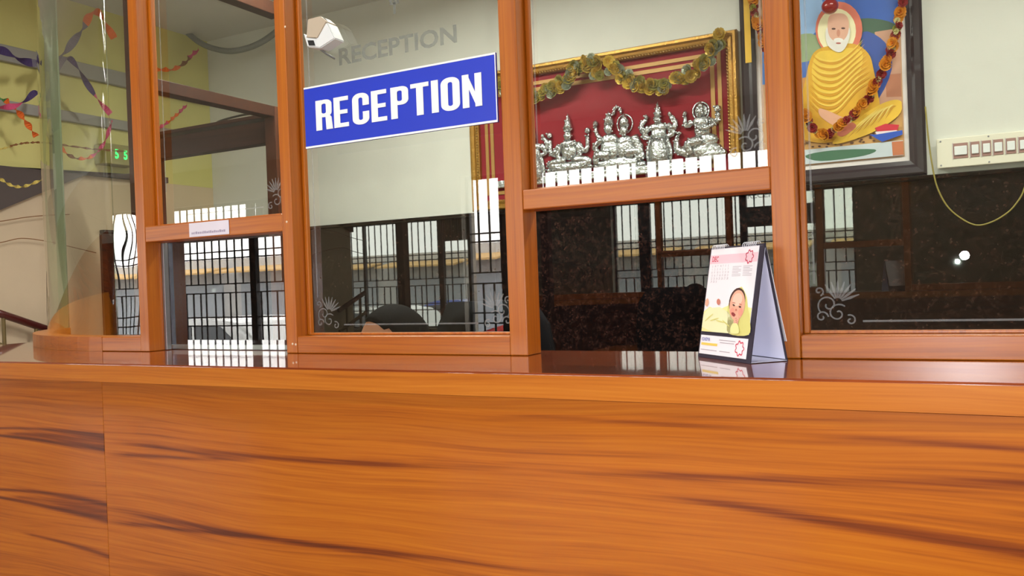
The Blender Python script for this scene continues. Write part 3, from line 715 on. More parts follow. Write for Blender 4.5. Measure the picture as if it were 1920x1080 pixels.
prt('eye', ell(.650, .325, .026, .010, 10, rot=-.25), HAIRP, lvl=6); prt('eye', ell(.780, .308, .026, .010, 10, rot=-.1), HAIRP, lvl=6)
prt('brow', ell(.648, .352, .034, .006, 10, rot=-.1), SKIND, lvl=6); prt('brow', ell(.785, .336, .034, .006, 10, rot=-.2), SKIND, lvl=6)
prt('nose', ell(.708, .272, .018, .014, 10), SKIND, lvl=6)
prt('hand', smooth([(.70, .20), (.76, .215), (.79, .17), (.77, .10), (.72, .09), (.69, .14)]), SKIN, lvl=7); prt('sleeve', smooth([(.66, .10), (.74, .12), (.80, .09), (.82, 0.01), (.66, 0.01)]), LEMON, lvl=8)
for k in range(3): prt('finger_line', ell(.735 + .012 * k, .175 - .02 * k, .022, .004, 8, rot=.3), SKIND, lvl=8)
for k in range(4): prt('blanket_fold', ell(.14 + .13 * k, .17 - .02 * k, .10, .008, 12, rot=.5 - .3 * k), LEMD, lvl=4)
prt('foot', ell(.31, .36, .045, .035, 12, rot=-.5), SKIND, lvl=3); prt('foot', ell(.05, .35, .04, .05, 12), SKIN, lvl=3)
def ftext(name, s, size, u, v, mat, par, lvl=2, bold=.0, base_=None, align='LEFT'):
    bm = text_bm(s, size, bold, .8, 0, align); shift(bm, X_(u), 0, Z_(v) if base_ is None else base_); return face(name, bm, mat, par, .0012 + .00025 * lvl)
ftext('month_name', 'DEC', .0125, .05, .845, ROSE, pg, bold=.0002)
days = 'S M T W T F S'.split()
for r_ in range(6):
    row = days if r_ == 0 else [str(n) if 1 <= n <= 31 else '' for n in range((r_ - 1) * 7 + 1 - 0, (r_ - 1) * 7 + 8)]
    for c_, t_ in enumerate(row):
        if t_: ftext('date_row', t_, .0052, .07 + c_ * .058, .775 - r_ * .037, GREY, pg, 1)
bm = B()
for r_ in range(7):
    for c0, c1 in ((.52, .70), (.74, .92)):
        box(bm, X_(c0), X_(c1 - (.05 if (r_ * 7) % 3 == 1 else 0)), 0, .0001, Z_(.772 - r_ * .018), Z_(.772 - r_ * .018) + .0006)
face('note_lines', bm, GREY, pg, .0015)
def flower_ring(name, cu, zc, r, par, lvl):
    bm = B(); pts = [(cu + r * (1 + .16 * math.cos(7 * a)) * math.cos(a), zc + r * (1 + .16 * math.cos(7 * a)) * math.sin(a)) for a in np.linspace(0, 2 * math.pi, 60)]
    strip(bm, pts, .0007, 0); strip(bm, [(p[0] * .93 + cu * .07, p[1] * .9 + zc * .1) for p in pts], .0004, 0); return face(name, bm, ROSE, par, .0012 + .00025 * lvl)
flower_ring('flower_emblem', X_(.84), Z_(.88), .0095, pg, 2)
bs = face('advert_strip', box(B(), X0, X1, 0, .0006, .006, .037), PAPER, ct, .001)
ftext('advert_name', 'KSHEMA', .0085, .03, 0, BLUET, bs, base_=.0275)
for w_, u_, zz in ((.36, .03, .0205), (.36, .03, .0125), (.34, .42, .0305), (.30, .44, .0265), (.22, .45, .0125)):
    face('advert_line', box(B(), X_(u_), X_(u_ + w_), 0, .0001, zz, zz + .0011 + (.003 if zz == .0205 else 0)), YELT if zz == .0205 else GREY, bs, .0014)
flower_ring('flower_emblem', X_(.86), .021, .0105, bs, 2)
CHR = plain('white_wire', srgb(226, 226, 232), .3)
for gx in (-.048, .040):
    bm = B()
    for k in range(8):
        cx = gx - .0175 + k * .005
        tube(bm, [(cx + .001 * math.sin(a), .0045 * math.cos(a), HT - .0005 + .0045 * math.sin(a)) for a in np.linspace(0, 2 * math.pi, 12)][:-1], .0006, 5, closed=True)
    obj('wire_binding', bm, CHR, ct)

# ================================================================== BACK WALL OF THE RECEPTION
YW = YB - .001
# ---- gilded frame with silver relief figures on red velvet
GOLD = plain('gilt', srgb(172, 130, 62), .36, metal=.75, noise=.15, nscale=40, bump=.25, bscale=120)
GOLD2 = plain('gilt_bright', srgb(214, 178, 104), .25, metal=.8, noise=.12, nscale=60)
RED = plain('red_velvet', srgb(132, 20, 34), .85, noise=.12, nscale=6)
SILVER = plain('silver_relief', srgb(206, 210, 212), .22, metal=.92, noise=.2, nscale=70, bump=.55, bscale=85)
gx0, gx1, gz0, gz1 = -1.991, -.735, ZD + .004, EYE + .978
gf = empty('gilded_relief_frame', (gx0, YW, gz0), 0, 'gilded frame holding silver figures on red velvet', 'picture')
GW, GH = gx1 - gx0, gz1 - gz0
def frame4(name, w, h, prof, mat, par, y_back=0):
    """mitred frame: prof = list of (inset, proud)"""
    out = []
    for side in range(4):
        bm = B(); rows = []
        for end in (0, 1):
            row = []
            for ins, pr in prof:
                c = ((ins, ins), (w - ins, ins), (w - ins, h - ins), (ins, h - ins))
                p = c[side] if end == 0 else c[(side + 1) % 4]
                row.append(bm.verts.new((p[0], y_back - pr, p[1])))
            rows.append(row)
        n = len(prof)
        for k in range(n): bm.faces.new((rows[0][k], rows[0][(k + 1) % n], rows[1][(k + 1) % n], rows[1][k]))
        bm.faces.new(rows[0][::-1]); bm.faces.new(rows[1])
        out.append(obj(name, fixn(bm), mat, par))
    return out
frame4('frame_side', GW, GH, [(0, 0), (0, .030), (.006, .040), (.016, .040), (.024, .032), (.036, .036), (.046, .024), (.046, 0)], GOLD, gf)
bd = []
beadm = bpy.data.meshes.new('bead'); bm = B(); bmesh.ops.create_icosphere(bm, subdivisions=1, radius=.0056); bm.to_mesh(beadm); bm.free(); beadm.materials.append(GOLD2)
bm = B()
for side, L_ in ((0, GW), (1, GH), (2, GW), (3, GH)):       # rope of tiny beads along the sight edge
    n = int((L_ - .08) / .013)
    for k in range(n + 1):
        t = .042 + (L_ - .084) * k / n
        c = ((t, .041), (GW - .041, t), (t, GH - .041), (.041, t))[side]
        ball(bm, (c[0], -.033, c[1]), .0065, .005, .0045, 1, Matrix.Rotation(.7, 3, 'Y'))
ob_ = obj('bead_rope', bm, GOLD2, gf); tag(ob_, kind='stuff')
bxo('velvet_back', .04, GW - .04, -.006, -.001, .04, GH - .04, RED, gf)
OCH = plain('gold_fillet', srgb(168, 128, 70), .5, metal=.3)
for i0, i1 in ((.072, .088), (.100, .117)):
    frame4('fillet', GW - 2 * i0, GH - 2 * i0, [(0, 0), (0, .004), (i1 - i0, .004), (i1 - i0, 0)], OCH, gf, -.006)
    for o in gf.children[-4:] if False else [o for o in gf.children if o.name.startswith('fillet') and o.location.length == 0]: o.location = (i0, 0, i0)
def limb(bm, pts, r0_, r1_, seg=7): 
    pts = spline([Vector(p) for p in pts], 4); n = len(pts); r0_ *= 1.3; r1_ *= 1.35; tube(bm, pts, [r0_ + (r1_ - r0_) * k / (n - 1) for k in range(n)], seg)
def petals(bm, cx, cz, w, rows=2):
    for r in range(rows):
        n = 9 - r
        for k in range(n):
            t = (k + .5) / n * 2 - 1; ball(bm, (cx + t * w * (1 - .08 * r), -.012 + .004 * r, cz - .012 * r), w / n * 1.05, .010, .012, 1)
def figure(px, ztop_px, zb, kind, s=1.0):
    top = atY(px, ztop_px, YB - .03); cx = top.x - gx0; zt = top.z - gz0; H = zt - zb
    bm = B(); q = lambda x, z, y=-.012: (cx + x * H, y, zb + z * H)
    def bl(x, z, rx, rz, y=-.012, ry=.014, sub=2): ball(bm, q(x, z, y), rx * H, ry, rz * H, sub)
    if kind == 'seated':
        bl(0, .13, .40, .09); petals(bm, cx, zb + .10 * H, .42 * H)
        limb(bm, [q(-.06, .24), q(-.30, .22), q(-.34, .17), q(-.05, .16)], .05 * H, .035 * H); limb(bm, [q(.06, .24), q(.30, .22), q(.34, .17), q(.05, .16)], .05 * H, .035 * H)
        bl(0, .40, .15, .17); bl(0, .50, .17, .07); bl(0, .63, .075, .09, -.02); bl(0, .74, .085, .05); 
        lathe(bm, [(.085 * H, 0), (.07 * H, .06 * H), (.05 * H, .13 * H), (.02 * H, .2 * H), (.004 * H, .25 * H)], 10, q(0, .75))
        for sgn in (-1, 1):
            limb(bm, [q(sgn * .16, .50), q(sgn * .28, .36), q(sgn * .33, .42), q(sgn * .33, .60)], .04 * H, .025 * H); bl(sgn * .34, .68, .055, .06, sub=1); 
            limb(bm, [q(sgn * .15, .48), q(sgn * .2, .32), q(sgn * .12, .26)], .04 * H, .03 * H)
        for k in range(5): bl((k - 2) * .05, .46 - abs(k - 2) * -.02, .018, .018, -.03, .006, 1)
    elif kind == 'pair':
        bl(0, .10, .42, .11); petals(bm, cx, zb + .08 * H, .42 * H, 1)
        for sgn, zz, ww in ((-1, .62, 1.0), (1, .56, .9)):
            x = sgn * .13
            bl(x, .34, .17, .2); bl(x, zz - .12, .15, .10); bl(x, zz + .04, .075 * ww, .085, -.024); bl(x, zz + .12, .085, .05)
            lathe(bm, [(.085 * H, 0), (.075 * H, .07 * H), (.04 * H, .15 * H), (.006 * H, .2 * H)], 10, q(x, zz + .13))
            limb(bm, [q(x + sgn * .12, zz - .1), q(x + sgn * .26, zz - .22), q(x + sgn * .2, zz - .3)], .045 * H, .03 * H); limb(bm, [q(x, .25), q(x + sgn * .22, .26), q(x + sgn * .24, .12)], .07 * H, .04 * H)
        limb(bm, [q(-.25, .5), q(-.34, .6), q(-.36, .72)], .035 * H, .022 * H); bl(-.36, .78, .05, .06, sub=1)
        limb(bm, [q(-.05, .88), q(-.02, .98), q(.05, .99), q(.08, .88)], .02 * H, .014 * H)
        tube(bm, [q(.13 + .13 * math.cos(a), .72 + .15 * math.sin(a), -.006) for a in np.linspace(0, 6.28, 20)][:-1], .014 * H, 5, closed=True)
        limb(bm, [q(.28, .5), q(.36, .32), q(.40, .12)], .06 * H, .05 * H)
    elif kind == 'standing':
        lathe(bm, [(.15 * H, 0), (.17 * H, .12 * H), (.16 * H, .3 * H), (.13 * H, .42 * H)], 12, q(0, .0)); bl(0, .50, .135, .12); bl(0, .60, .18, .08); bl(0, .71, .06, .07, -.022)
        lathe(bm, [(.065 * H, 0), (.06 * H, .06 * H), (.045 * H, .13 * H), (.015 * H, .2 * H), (.004 * H, .24 * H)], 10, q(0, .76))
        for sgn in (-1, 1):
            limb(bm, [q(sgn * .15, .62), q(sgn * .25, .55), q(sgn * .27, .66), q(sgn * .2, .74)], .04 * H, .03 * H); bl(sgn * .19, .78, .04, .045, sub=1)
            limb(bm, [q(sgn * .16, .60), q(sgn * .24, .48), q(sgn * .12, .44)], .04 * H, .028 * H); limb(bm, [q(sgn * .13, .42), q(sgn * .19, .2), q(sgn * .17, .02)], .03 * H, .02 * H)
            limb(bm, [q(sgn * .05, .4, -.028), q(sgn * .06, .2, -.03), q(sgn * .05, .02, -.028)], .05 * H, .035 * H)
        bl(0, -.02, .2, .03); limb(bm, [q(-.40, .0), q(-.38, .14), q(-.41, .28)], .03 * H, .016 * H); bl(-.41, .31, .045, .02, sub=1); bl(-.3, .05, .1, .08, sub=1)
    elif kind == 'halo':
        tube(bm, [q(0 + .13 * math.cos(a), .80 + .14 * math.sin(a), -.006) for a in np.linspace(0, 6.28, 24)][:-1], .016 * H, 5, closed=True); bl(0, .80, .11, .12, -.004, .004)
        bl(0, .78, .06, .07, -.02); lathe(bm, [(.06 * H, 0), (.045 * H, .06 * H), (.008 * H, .13 * H)], 10, q(0, .83)); bl(0, .62, .15, .10); bl(.02, .48, .14, .13); bl(.04, .32, .24, .13); bl(.0, .17, .34, .14); bl(.15, .10, .26, .12)
        limb(bm, [q(-.13, .64), q(-.24, .58), q(-.25, .74)], .04 * H, .024 * H); bl(-.25, .79, .04, .05, sub=1); limb(bm, [q(.13, .64), q(.26, .6), q(.27, .74)], .04 * H, .03 * H); bl(.27, .8, .06, .07, sub=1)
        limb(bm, [q(-.2, .14), q(-.38, .22), q(-.40, .36), q(-.37, .46)], .07 * H, .022 * H); bl(-.36, .49, .05, .03, sub=1)
        limb(bm, [q(-.12, .62), q(.05, .5, -.035), q(.24, .56, -.03)], .028 * H, .022 * H); limb(bm, [q(0, .34), q(-.2, .28, -.03), q(-.16, .12, -.03)], .07 * H, .04 * H)
    random.seed(px)                           # chased beads, jewels and folds all over the casting
    vs_ = [v.co.copy() for v in bm.verts if v.co.y < -.014]
    for c in random.sample(vs_, min(130, len(vs_))): ball(bm, c + Vector((0, -.002, 0)), random.uniform(.003, .0068), .004, random.uniform(.003, .0068), 1)
    bmesh.ops.translate(bm, vec=(0, -.004, 0), verts=bm.verts[:])
    return obj('silver_figure', fixn(bm), SILVER, gf, True)
zb = .13
figure(997, 234, zb - .01, 'standing'); figure(1062, 212, zb, 'seated'); figure(1153, 200, zb, 'pair'); figure(1231, 190, zb, 'standing'); figure(1311, 183, zb, 'halo')
bxo('relief_plinth', .12, GW - .12, -.028, -.0065, .10, zb + .004, SILVER, gf, .004)

# ---- flower garlands
def rosette(mat, r=.022, name='flower'):
    bm = B()
    for ring, (n, rr, tilt) in enumerate(((7, 1.0, .25), (6, .78, .7), (4, .5, 1.1))):
        for k in range(n):
            a = 2 * math.pi * k / n + ring * .45; d = Vector((math.cos(a), 0, math.sin(a))); p = Vector((-d.z, 0, d.x)); up = Vector((0, -1, 0))
            ax = d * math.cos(tilt) + up * math.sin(tilt); w = r * rr * (.46 if ring < 2 else .4)
            pts = (Vector((0, 0, 0)), ax * r * rr * .62 + p * w, ax * r * rr * .95 + p * w * .55 + up * r * .06, ax * r * rr * .95 - p * w * .55 + up * r * .06, ax * r * rr * .62 - p * w)
            c = bm.verts.new(ax * r * rr * .6 - up * r * .05); vs_ = [bm.verts.new(v) for v in pts]
            for q in range(5): bm.faces.new((vs_[q], vs_[(q + 1) % 5], c))
    me = bpy.data.meshes.new(name); bm.to_mesh(me); bm.free(); me.materials.append(mat); return me
def garland(name, path, meshes, step, label, cat, group=None, jit=.006, string=True, sm=(1, 1)):
    path = spline(path, 10)
    t = empty(name, path[0], 0, label, cat, group); o0 = Vector(path[0]); random.seed(len(path) * 7 + int(step * 1e4))
    if string:
        bm = B(); tube(bm, [p - o0 for p in path], .0018, 5); obj('string', bm, plain('garland_string', srgb(120, 110, 60), .8), t)
    acc = 0; k = 0; last = path[0]
    for p in path:
        acc += (p - last).length; last = p
        while acc >= step or k == 0:
            o = inst('flower', meshes(k), t); o.location = p - o0 + Vector((random.uniform(-jit, jit), -random.uniform(.004, .016), random.uniform(-jit, jit)))
            o.rotation_euler = (random.uniform(-.5, .5), random.uniform(0, 6.28), random.uniform(-.6, .6)); s = random.uniform(.85, 1.15); o.scale = (s * sm[0], s * sm[0], s * sm[1]); k += 1
            acc = acc - step if acc >= step else acc
            if k > 140: break
    return t
FG = plain('gold_foil', srgb(188, 156, 66), .35, metal=.35, noise=.3, nscale=60); FO = plain('olive_foil', srgb(150, 140, 70), .4, metal=.35, noise=.3, nscale=60); FS = plain('silver_foil', srgb(176, 180, 160), .3, metal=.6, noise=.3, nscale=60); FY = plain('yellow_foil', srgb(206, 172, 66), .4, metal=.25, noise=.25, nscale=60)
rs = [rosette(FG, .026), rosette(FO, .025), rosette(FS, .024), rosette(FY, .026)]
GY = YB - .06
gp = lambda pts, Y=GY: [atY(a, b, Y) for a, b in pts]
pick = lambda seq: (lambda k: rs[seq[k % len(seq)]])
garland('foil_garland', gp([(1120, 142), (1118, 128), (1112, 112), (1092, 122), (1070, 145), (1045, 165), (1015, 178), (990, 180), (960, 172), (930, 155), (905, 130)]), pick([0, 1, 2, 0, 3, 1, 0, 2, 1]), .0085, 'gold and olive foil flower swag at the left of the gilded frame', 'garland', 'foil garlands on the gilded frame', .021)
garland('foil_garland', gp([(1142, 122), (1162, 136), (1182, 150), (1206, 160), (1232, 163), (1258, 158), (1282, 148), (1306, 130), (1324, 112), (1338, 92), (1352, 74)]), pick([3, 0, 2, 1, 0, 3, 2, 0, 1]), .0085, 'gold and olive foil flower swag rising to the right frame corner', 'garland', 'foil garlands on the gilded frame', .021)

# ---- framed portrait of a robed seated figure
px0, px1, pz0, pz1 = -.723, -.072, ZD + .003, ZD + 1.02
fpn = empty('framed_portrait', (px0, YW, pz0), 0, 'dark framed painting of a robed seated elder in yellow', 'picture')
PWD, PHT = px1 - px0, pz1 - pz0
DKF = plain('dark_frame', srgb(46, 36, 42), .3, coat=.3)
frame4('frame_side', PWD, PHT, [(0, 0), (0, .022), (.010, .030), (.030, .026), (.040, .020), (.056, .016), (.056, 0)], DKF, fpn)
bxo('mount', .05, PWD - .05, -.008, -.001, .05, PHT - .05, plain('mount_white', srgb(224, 216, 214), .6), fpn)
PY = YW - .0085
pic = obj('painting', sheet(B(), [(.072, .074), (PWD - .072, .074), (PWD - .072, PHT - .072), (.072, PHT - .072)], -.0095, .001), plain('paint_tan', srgb(206, 160, 118), .5), fpn)
lev = [0]
def stroke(pts, w):
    P_ = spline([Vector((a, b, 0)) for a, b in pts], 5); n = len(P_); L_, R2 = [], []
    for i, p in enumerate(P_):
        t = (P_[min(i + 1, n - 1)] - P_[max(i - 1, 0)]).normalized(); ww = w * math.sin(math.pi * (i + .3) / (n - .4)); L_.append((p.x - t.y * ww, p.y + t.x * ww)); R2.append((p.x + t.y * ww, p.y - t.x * ww))
    return L_ + R2[::-1]
def paint(name, pts, rgb, px=True, rough=.45, noise=.1):
    lev[0] += 1; y = -.0098 - .00012 * lev[0]
    if px: pts = [(lambda v: (v.x - px0, v.z - pz0))(atY(a, b, YW + y)) for a, b in pts]
    x0_, x1_, z0_, z1_ = .076, PWD - .076, .078, PHT - .076
    pts = [(min(max(a, x0_), x1_), min(max(b, z0_), z1_)) for a, b in pts]
    nm = 'paint_%d_%d_%d' % tuple(rgb)
    return obj(name, fixn(sheet(B(), pts, y, .0001)), plain(nm, srgb(*rgb), rough, noise=noise, nscale=25), pic)
def pell(cx, cy, rx, ry, n=24, rot=0): return ell(cx, cy, rx, ry, n, rot=rot)
paint('sky', [(1420, -400), (1720, -400), (1720, 130), (1600, 150), (1420, 160)], (64, 124, 206))
paint('sky_light', smooth([(1500, -10), (1530, -40), (1545, 30), (1530, 60), (1495, 70)]), (150, 186, 232)); paint('sky_dark', smooth([(1590, -10), (1700, -30), (1700, 60), (1630, 70), (1600, 40)]), (44, 96, 190))
paint('foliage', smooth([(1600, 45), (1640, 35), (1690, 55), (1700, 120), (1660, 130), (1620, 110)]), (66, 100, 78)); paint('foliage', smooth([(1490, 70), (1530, 66), (1540, 110), (1500, 125), (1488, 110)]), (150, 170, 130))
paint('water', [(1488, 120), (1530, 112), (1530, 145), (1490, 150)], (70, 110, 190)); paint('temple_wall', [(1640, 60), (1702, 50), (1702, 230), (1650, 235)], (206, 156, 130)); paint('temple_wall', [(1660, 140), (1700, 136), (1700, 180), (1662, 182)], (186, 120, 90))
paint('blue_shade', smooth([(1618, 60), (1660, 80), (1672, 130), (1640, 190), (1620, 120)]), (52, 84, 168))
paint('cushion', [(1490, 150), (1530, 140), (1535, 280), (1488, 280)], (214, 150, 80))
paint('rug', [(1488, 250), (1560, 240), (1700, 205), (1704, 280), (1488, 300)], (206, 156, 92)); 
random.seed(9)
for _ in range(46):
    x = random.uniform(1496, 1698); y = 268 - (x - 1496) * .12 + random.uniform(-12, 14); paint('rug_spot', pell(x, y, 3, 1.8, 6), (96, 58, 34))
paint('lower_border', [(1488, 283), (1702, 262), (1704, 300), (1488, 318)], (196, 206, 214)); paint('grass', smooth([(1510, 292), (1560, 282), (1640, 280), (1620, 292), (1540, 302)]), (66, 110, 84)); paint('book', [(1672, 266), (1694, 264), (1695, 290), (1674, 292)], (196, 116, 76))
paint('outer_halo', pell(1573, 55, 44, 52), (226, 120, 96)); paint('halo', pell(1569, 58, 36, 42), (250, 240, 196))
paint('robe', smooth([(1530, 95), (1555, 86), (1600, 82), (1628, 100), (1638, 130), (1645, 170), (1650, 205), (1640, 225), (1600, 240), (1520, 222), (1503, 190), (1510, 150), (1518, 115)]), (226, 172, 44))
paint('robe_light', smooth([(1532, 100), (1560, 94), (1598, 90), (1618, 102), (1606, 150), (1570, 190), (1534, 184), (1522, 135)]), (240, 200, 70), noise=.15)
for k in range(9):       # folds sweeping from the left breast up to the right shoulder
    y_ = 104 + k * 11
    P1 = [(1523 - k * .8, y_), (1540, y_ + 12 + k), (1568, y_ + 14 + k * .5), (1596 + k, y_ - 4 - k * 2), (1618 + k * 2, y_ - 26 - k * 1.5)]
    paint('robe_fold', stroke(P1, 2.8), (212, 154, 34)); paint('robe_highlight', stroke([(a + 1, b - 4.5) for a, b in P1], 1.6), (244, 208, 88))
paint('leg_robe', smooth([(1492, 212), (1520, 205), (1560, 228), (1585, 255), (1545, 268), (1498, 256)]), (222, 166, 42)); paint('leg_robe', smooth([(1566, 260), (1606, 224), (1648, 197), (1678, 187), (1692, 194), (1684, 217), (1646, 243), (1600, 262), (1565, 270)]), (238, 192, 60))
for k in range(6):
    P1 = [(1590 + k * 14, 258 - k * 7), (1618 + k * 11, 232 - k * 6), (1650 + k * 6, 206 - k * 1.5)]
    paint('robe_fold', stroke(P1, 1.8), (206, 150, 36)); paint('robe_highlight', stroke([(a - 4, b - 2) for a, b in P1], 1.2), (250, 222, 120))
paint('forearm', smooth([(1535, 205), (1548, 206), (1590, 225), (1600, 235), (1570, 238), (1540, 220)]), (226, 170, 140)); paint('foot', smooth([(1570, 248), (1595, 230), (1605, 238), (1580, 256)]), (210, 120, 96))
paint('beard', smooth([(1548, 60), (1552, 85), (1572, 98), (1586, 88), (1594, 62), (1588, 50), (1555, 50)]), (236, 232, 226)); paint('face', smooth([(1553, 35), (1562, 26), (1582, 26), (1591, 38), (1590, 62), (1580, 76), (1563, 76), (1553, 62)]), (232, 180, 156))
paint('moustache', pell(1572, 75, 9, 4, 12), (244, 240, 236)); paint('nose', pell(1572, 62, 3.5, 7, 10), (214, 150, 126)); paint('eye', pell(1563, 54, 4, 1.8, 8), (90, 60, 54)); paint('eye', pell(1581, 53, 4, 1.8, 8), (90, 60, 54)); paint('mouth', pell(1572, 81, 5, 1.6, 8), (190, 100, 90))
paint('red_book', [(1640, 240), (1660, 232), (1686, 234), (1682, 245), (1646, 248)], (206, 40, 60)); paint('white_book', [(1641, 247), (1682, 244), (1681, 249), (1644, 253)], (236, 220, 226)); paint('blue_book', [(1630, 252), (1644, 252), (1692, 244), (1694, 252), (1654, 266)], (40, 84, 190))
# garland on the portrait: orange, red and cream flowers
mk = lambda n, c: plain(n, srgb(*c), .6, noise=.2, nscale=50)
FOr = mk('marigold', (216, 140, 30)); FRd = mk('red_flower', (140, 26, 30)); FCr = mk('cream_flower', (214, 206, 150)); FLg = mk('leaf_flower', (150, 150, 60))
rp = [rosette(FOr, .022), rosette(FRd, .020), rosette(FCr, .014), rosette(FLg, .015)]
PGY = YB - .05
seq = [0, 0, 0, 1, 2, 3, 1, 2, 0, 0, 0, 1, 1, 2]
garland('portrait_garland', [atY(a, b, PGY) for a, b in ((1398, -260), (1402, -120), (1408, -20), (1424, 50), (1438, 95), (1470, 165), (1505, 212), (1525, 240), (1548, 255), (1568, 242), (1600, 218), (1626, 190), (1645, 155), (1662, 120), (1676, 80), (1684, 40), (1692, 0), (1696, -120), (1700, -260))], lambda k: rp[seq[k % len(seq)]], 0.0125, 'orange and dark red flower garland looped over the portrait', 'garland', None, .005)
# red pendant bulb hanging before the portrait
rb = empty('red_pendant', atY(1556, 12, YB - .075), 0, 'round dark red bulb hanging before the portrait', 'ornament')
RDG = plain('red_glass', srgb(150, 26, 24), .12, coat=.8)
bm = ball(B(), (0, 0, 0), .031, .031, .029, 3); obj('bulb', bm, RDG, rb, True); bm = lathe(B(), [(.012, .024), (.013, .05), (.006, .055)], 12); obj('cap', bm, plain('brass', srgb(170, 130, 70), .4, metal=.7), rb, True)
zc_ = rb.location.z; bm = tube(B(), [(0, 0, .05), (0, 0, ZCEIL - zc_)], .0015, 5); obj('cord', bm, BLK, rb)
# yellow ribbon strip between the two frames
a_ = atY(1392, 0, YB - .045); b_ = atY(1411, 116, YB - .045)
bm = B(); n = 14
rows = []
for k in range(n + 1):
    z = b_.z + (ZCEIL - .25 - b_.z) * k / n; rows.append([bm.verts.new((x_, YB - .0405 + .003 * math.sin(k * .9) * 0, z)) for x_ in (a_.x + .003, b_.x - .004)])
for A, C in zip(rows, rows[1:]): bm.faces.new((A[0], A[1], C[1], C[0]))
r = bmesh.ops.extrude_face_region(bm, geom=bm.faces[:]); bmesh.ops.translate(bm, vec=(0, -.002, 0), verts=[q for q in r['geom'] if isinstance(q, bmesh.types.BMVert)])
tag(obj('yellow_ribbon', fixn(bm), plain('yellow_ribbon', srgb(222, 176, 44), .5)), 'flat yellow ribbon hanging between the two framed pictures', 'ribbon')

# ---- switch board
sx0, sz0 = -.036, EYE + .352
sw = empty('switch_board', (sx0, YW, sz0), 0, 'cream switch board with a row of white rockers above the dado', 'switch')
SWP = plain('switch_cream', srgb(226, 222, 204), .4); SWM = plain('switch_surround', srgb(196, 184, 184), .4); SWB = plain('switch_slot', srgb(158, 120, 112), .5)
bxo('back_box', 0, .40, -.026, 0, .002, .104, SWP, sw, .002); bxo('cover_plate', -.003, .403, -.032, -.0262, 0, .106, SWP, sw, .003)
for i, (x_, w_) in enumerate(((.050, .046), (.104, .028), (.139, .028), (.174, .030), (.212, .030), (.250, .046), (.304, .030))):
    m_ = bxo('switch_module', x_, x_ + w_, -.0345, -.0322, .030, .084, SWB, sw, .001)
    bxo('rocker', x_ + .003, x_ + w_ - .003, -.040, -.0347, .041, .073, WPL, m_, .002)
    bxo('surround', x_ - .003, x_ - .0002, -.0355, -.0322, .028, .086, SWM, m_)
for x_, z_q in ((.010, .010), (.010, .096), (.160, .008), (.160, .098), (.39, .010), (.39, .096)):
    bm = B(); bmesh.ops.create_cone(bm, cap_ends=True, segments=10, radius1=.0032, radius2=.0028, depth=.002, matrix=Matrix.Translation((x_, -.033, z_q)) @ Matrix.Rotation(math.pi / 2, 4, 'X')); obj('screw', bm, ALU, sw)
# ---- loose wire hanging from behind the portrait
w1 = [atY(a, b, YB - .05) for a, b in ((1735, 200), (1741, 262), (1748, 310), (1757, 350), (1775, 385), (1800, 408), (1830, 422), (1860, 416), (1890, 398), (1908, 378), (1919, 358), (1930, 320))]
tag(obj('loose_wire', tube(B(), spline(w1, 6), .0028, 6), plain('wire_olive', srgb(150, 136, 66), .5), None, True), 'thin olive wire looping below the switch board', 'wire')

# ================================================================== LEFT HALL
# ---- twisted crepe streamers
CR = {k: plain('crepe_' + k, srgb(*v), .8, noise=.15, nscale=30) for k, v in dict(purple=(66, 50, 96), grey=(110, 104, 120), orange=(226, 112, 40), pink=(206, 80, 120), green=(96, 160, 90), yellow=(196, 176, 90), brown=(130, 84, 44)).items()}
def streamer(path, cols, label, X=-3.50, w=.026, tw=7.0):
    P_ = spline([atX(a, b, X) for a, b in path], 8); t = empty('crepe_streamer', P_[0], 0, label, 'streamer', 'crepe streamers in the stair hall'); o0 = P_[0]; n = len(P_)
    segs = len(cols)
    for s in range(segs):
        i0, i1 = int(s * (n - 1) / segs), int((s + 1) * (n - 1) / segs)
        if i1 <= i0: continue
        bm = B(); rows = []
        for i in range(i0, i1 + 1):
            p = P_[i] - o0; tg = (P_[min(i + 1, n - 1)] - P_[max(i - 1, 0)]).normalized(); up = tg.cross(Vector((1, 0, 0))).normalized(); ph = tw * i / n * math.pi
            d = up * math.cos(ph) + Vector((1, 0, 0)) * math.sin(ph); rows.append([bm.verts.new(p + d * w / 2), bm.verts.new(p - d * w / 2)])
        for A, C in zip(rows, rows[1:]): bm.faces.new((A[0], A[1], C[1], C[0]))
        r = bmesh.ops.extrude_face_region(bm, geom=bm.faces[:]); bmesh.ops.translate(bm, vec=(.0012, 0, .0006), verts=[q for q in r['geom'] if isinstance(q, bmesh.types.BMVert)])
        obj('ribbon_length', fixn(bm), CR[cols[s]], t)
streamer([(-60, 70), (-20, 88), (10, 97), (35, 110), (60, 118), (80, 115), (95, 119), (112, 106), (130, 88), (148, 62), (160, 45), (170, 25), (185, 24), (200, 48), (214, 72)], ['purple', 'purple', 'grey', 'grey', 'grey', 'orange', 'orange'], 'purple streamer ending in orange along the upper grey ledge', w=.034)
streamer([(-60, 205), (0, 201), (25, 199), (48, 188), (70, 172), (88, 185), (102, 155), (116, 114), (128, 108), (145, 126), (165, 160), (185, 188), (207, 214)], ['pink', 'pink', 'purple', 'grey', 'grey', 'grey', 'purple', 'purple', 'pink'], 'pink and grey zigzag streamer below the upper ledge')
streamer([(-60, 150), (-20, 175), (10, 188), (28, 202), (48, 228), (68, 256)], ['green', 'green', 'orange', 'orange', 'orange'], 'green to orange streamer falling at the left edge', X=-3.58)
streamer([(104, 262), (125, 288), (148, 297), (172, 293), (195, 268), (210, 226)], ['orange', 'brown', 'orange', 'pink', 'pink'], 'orange streamer swag just above the dark soffit', w=.018, X=-3.60)
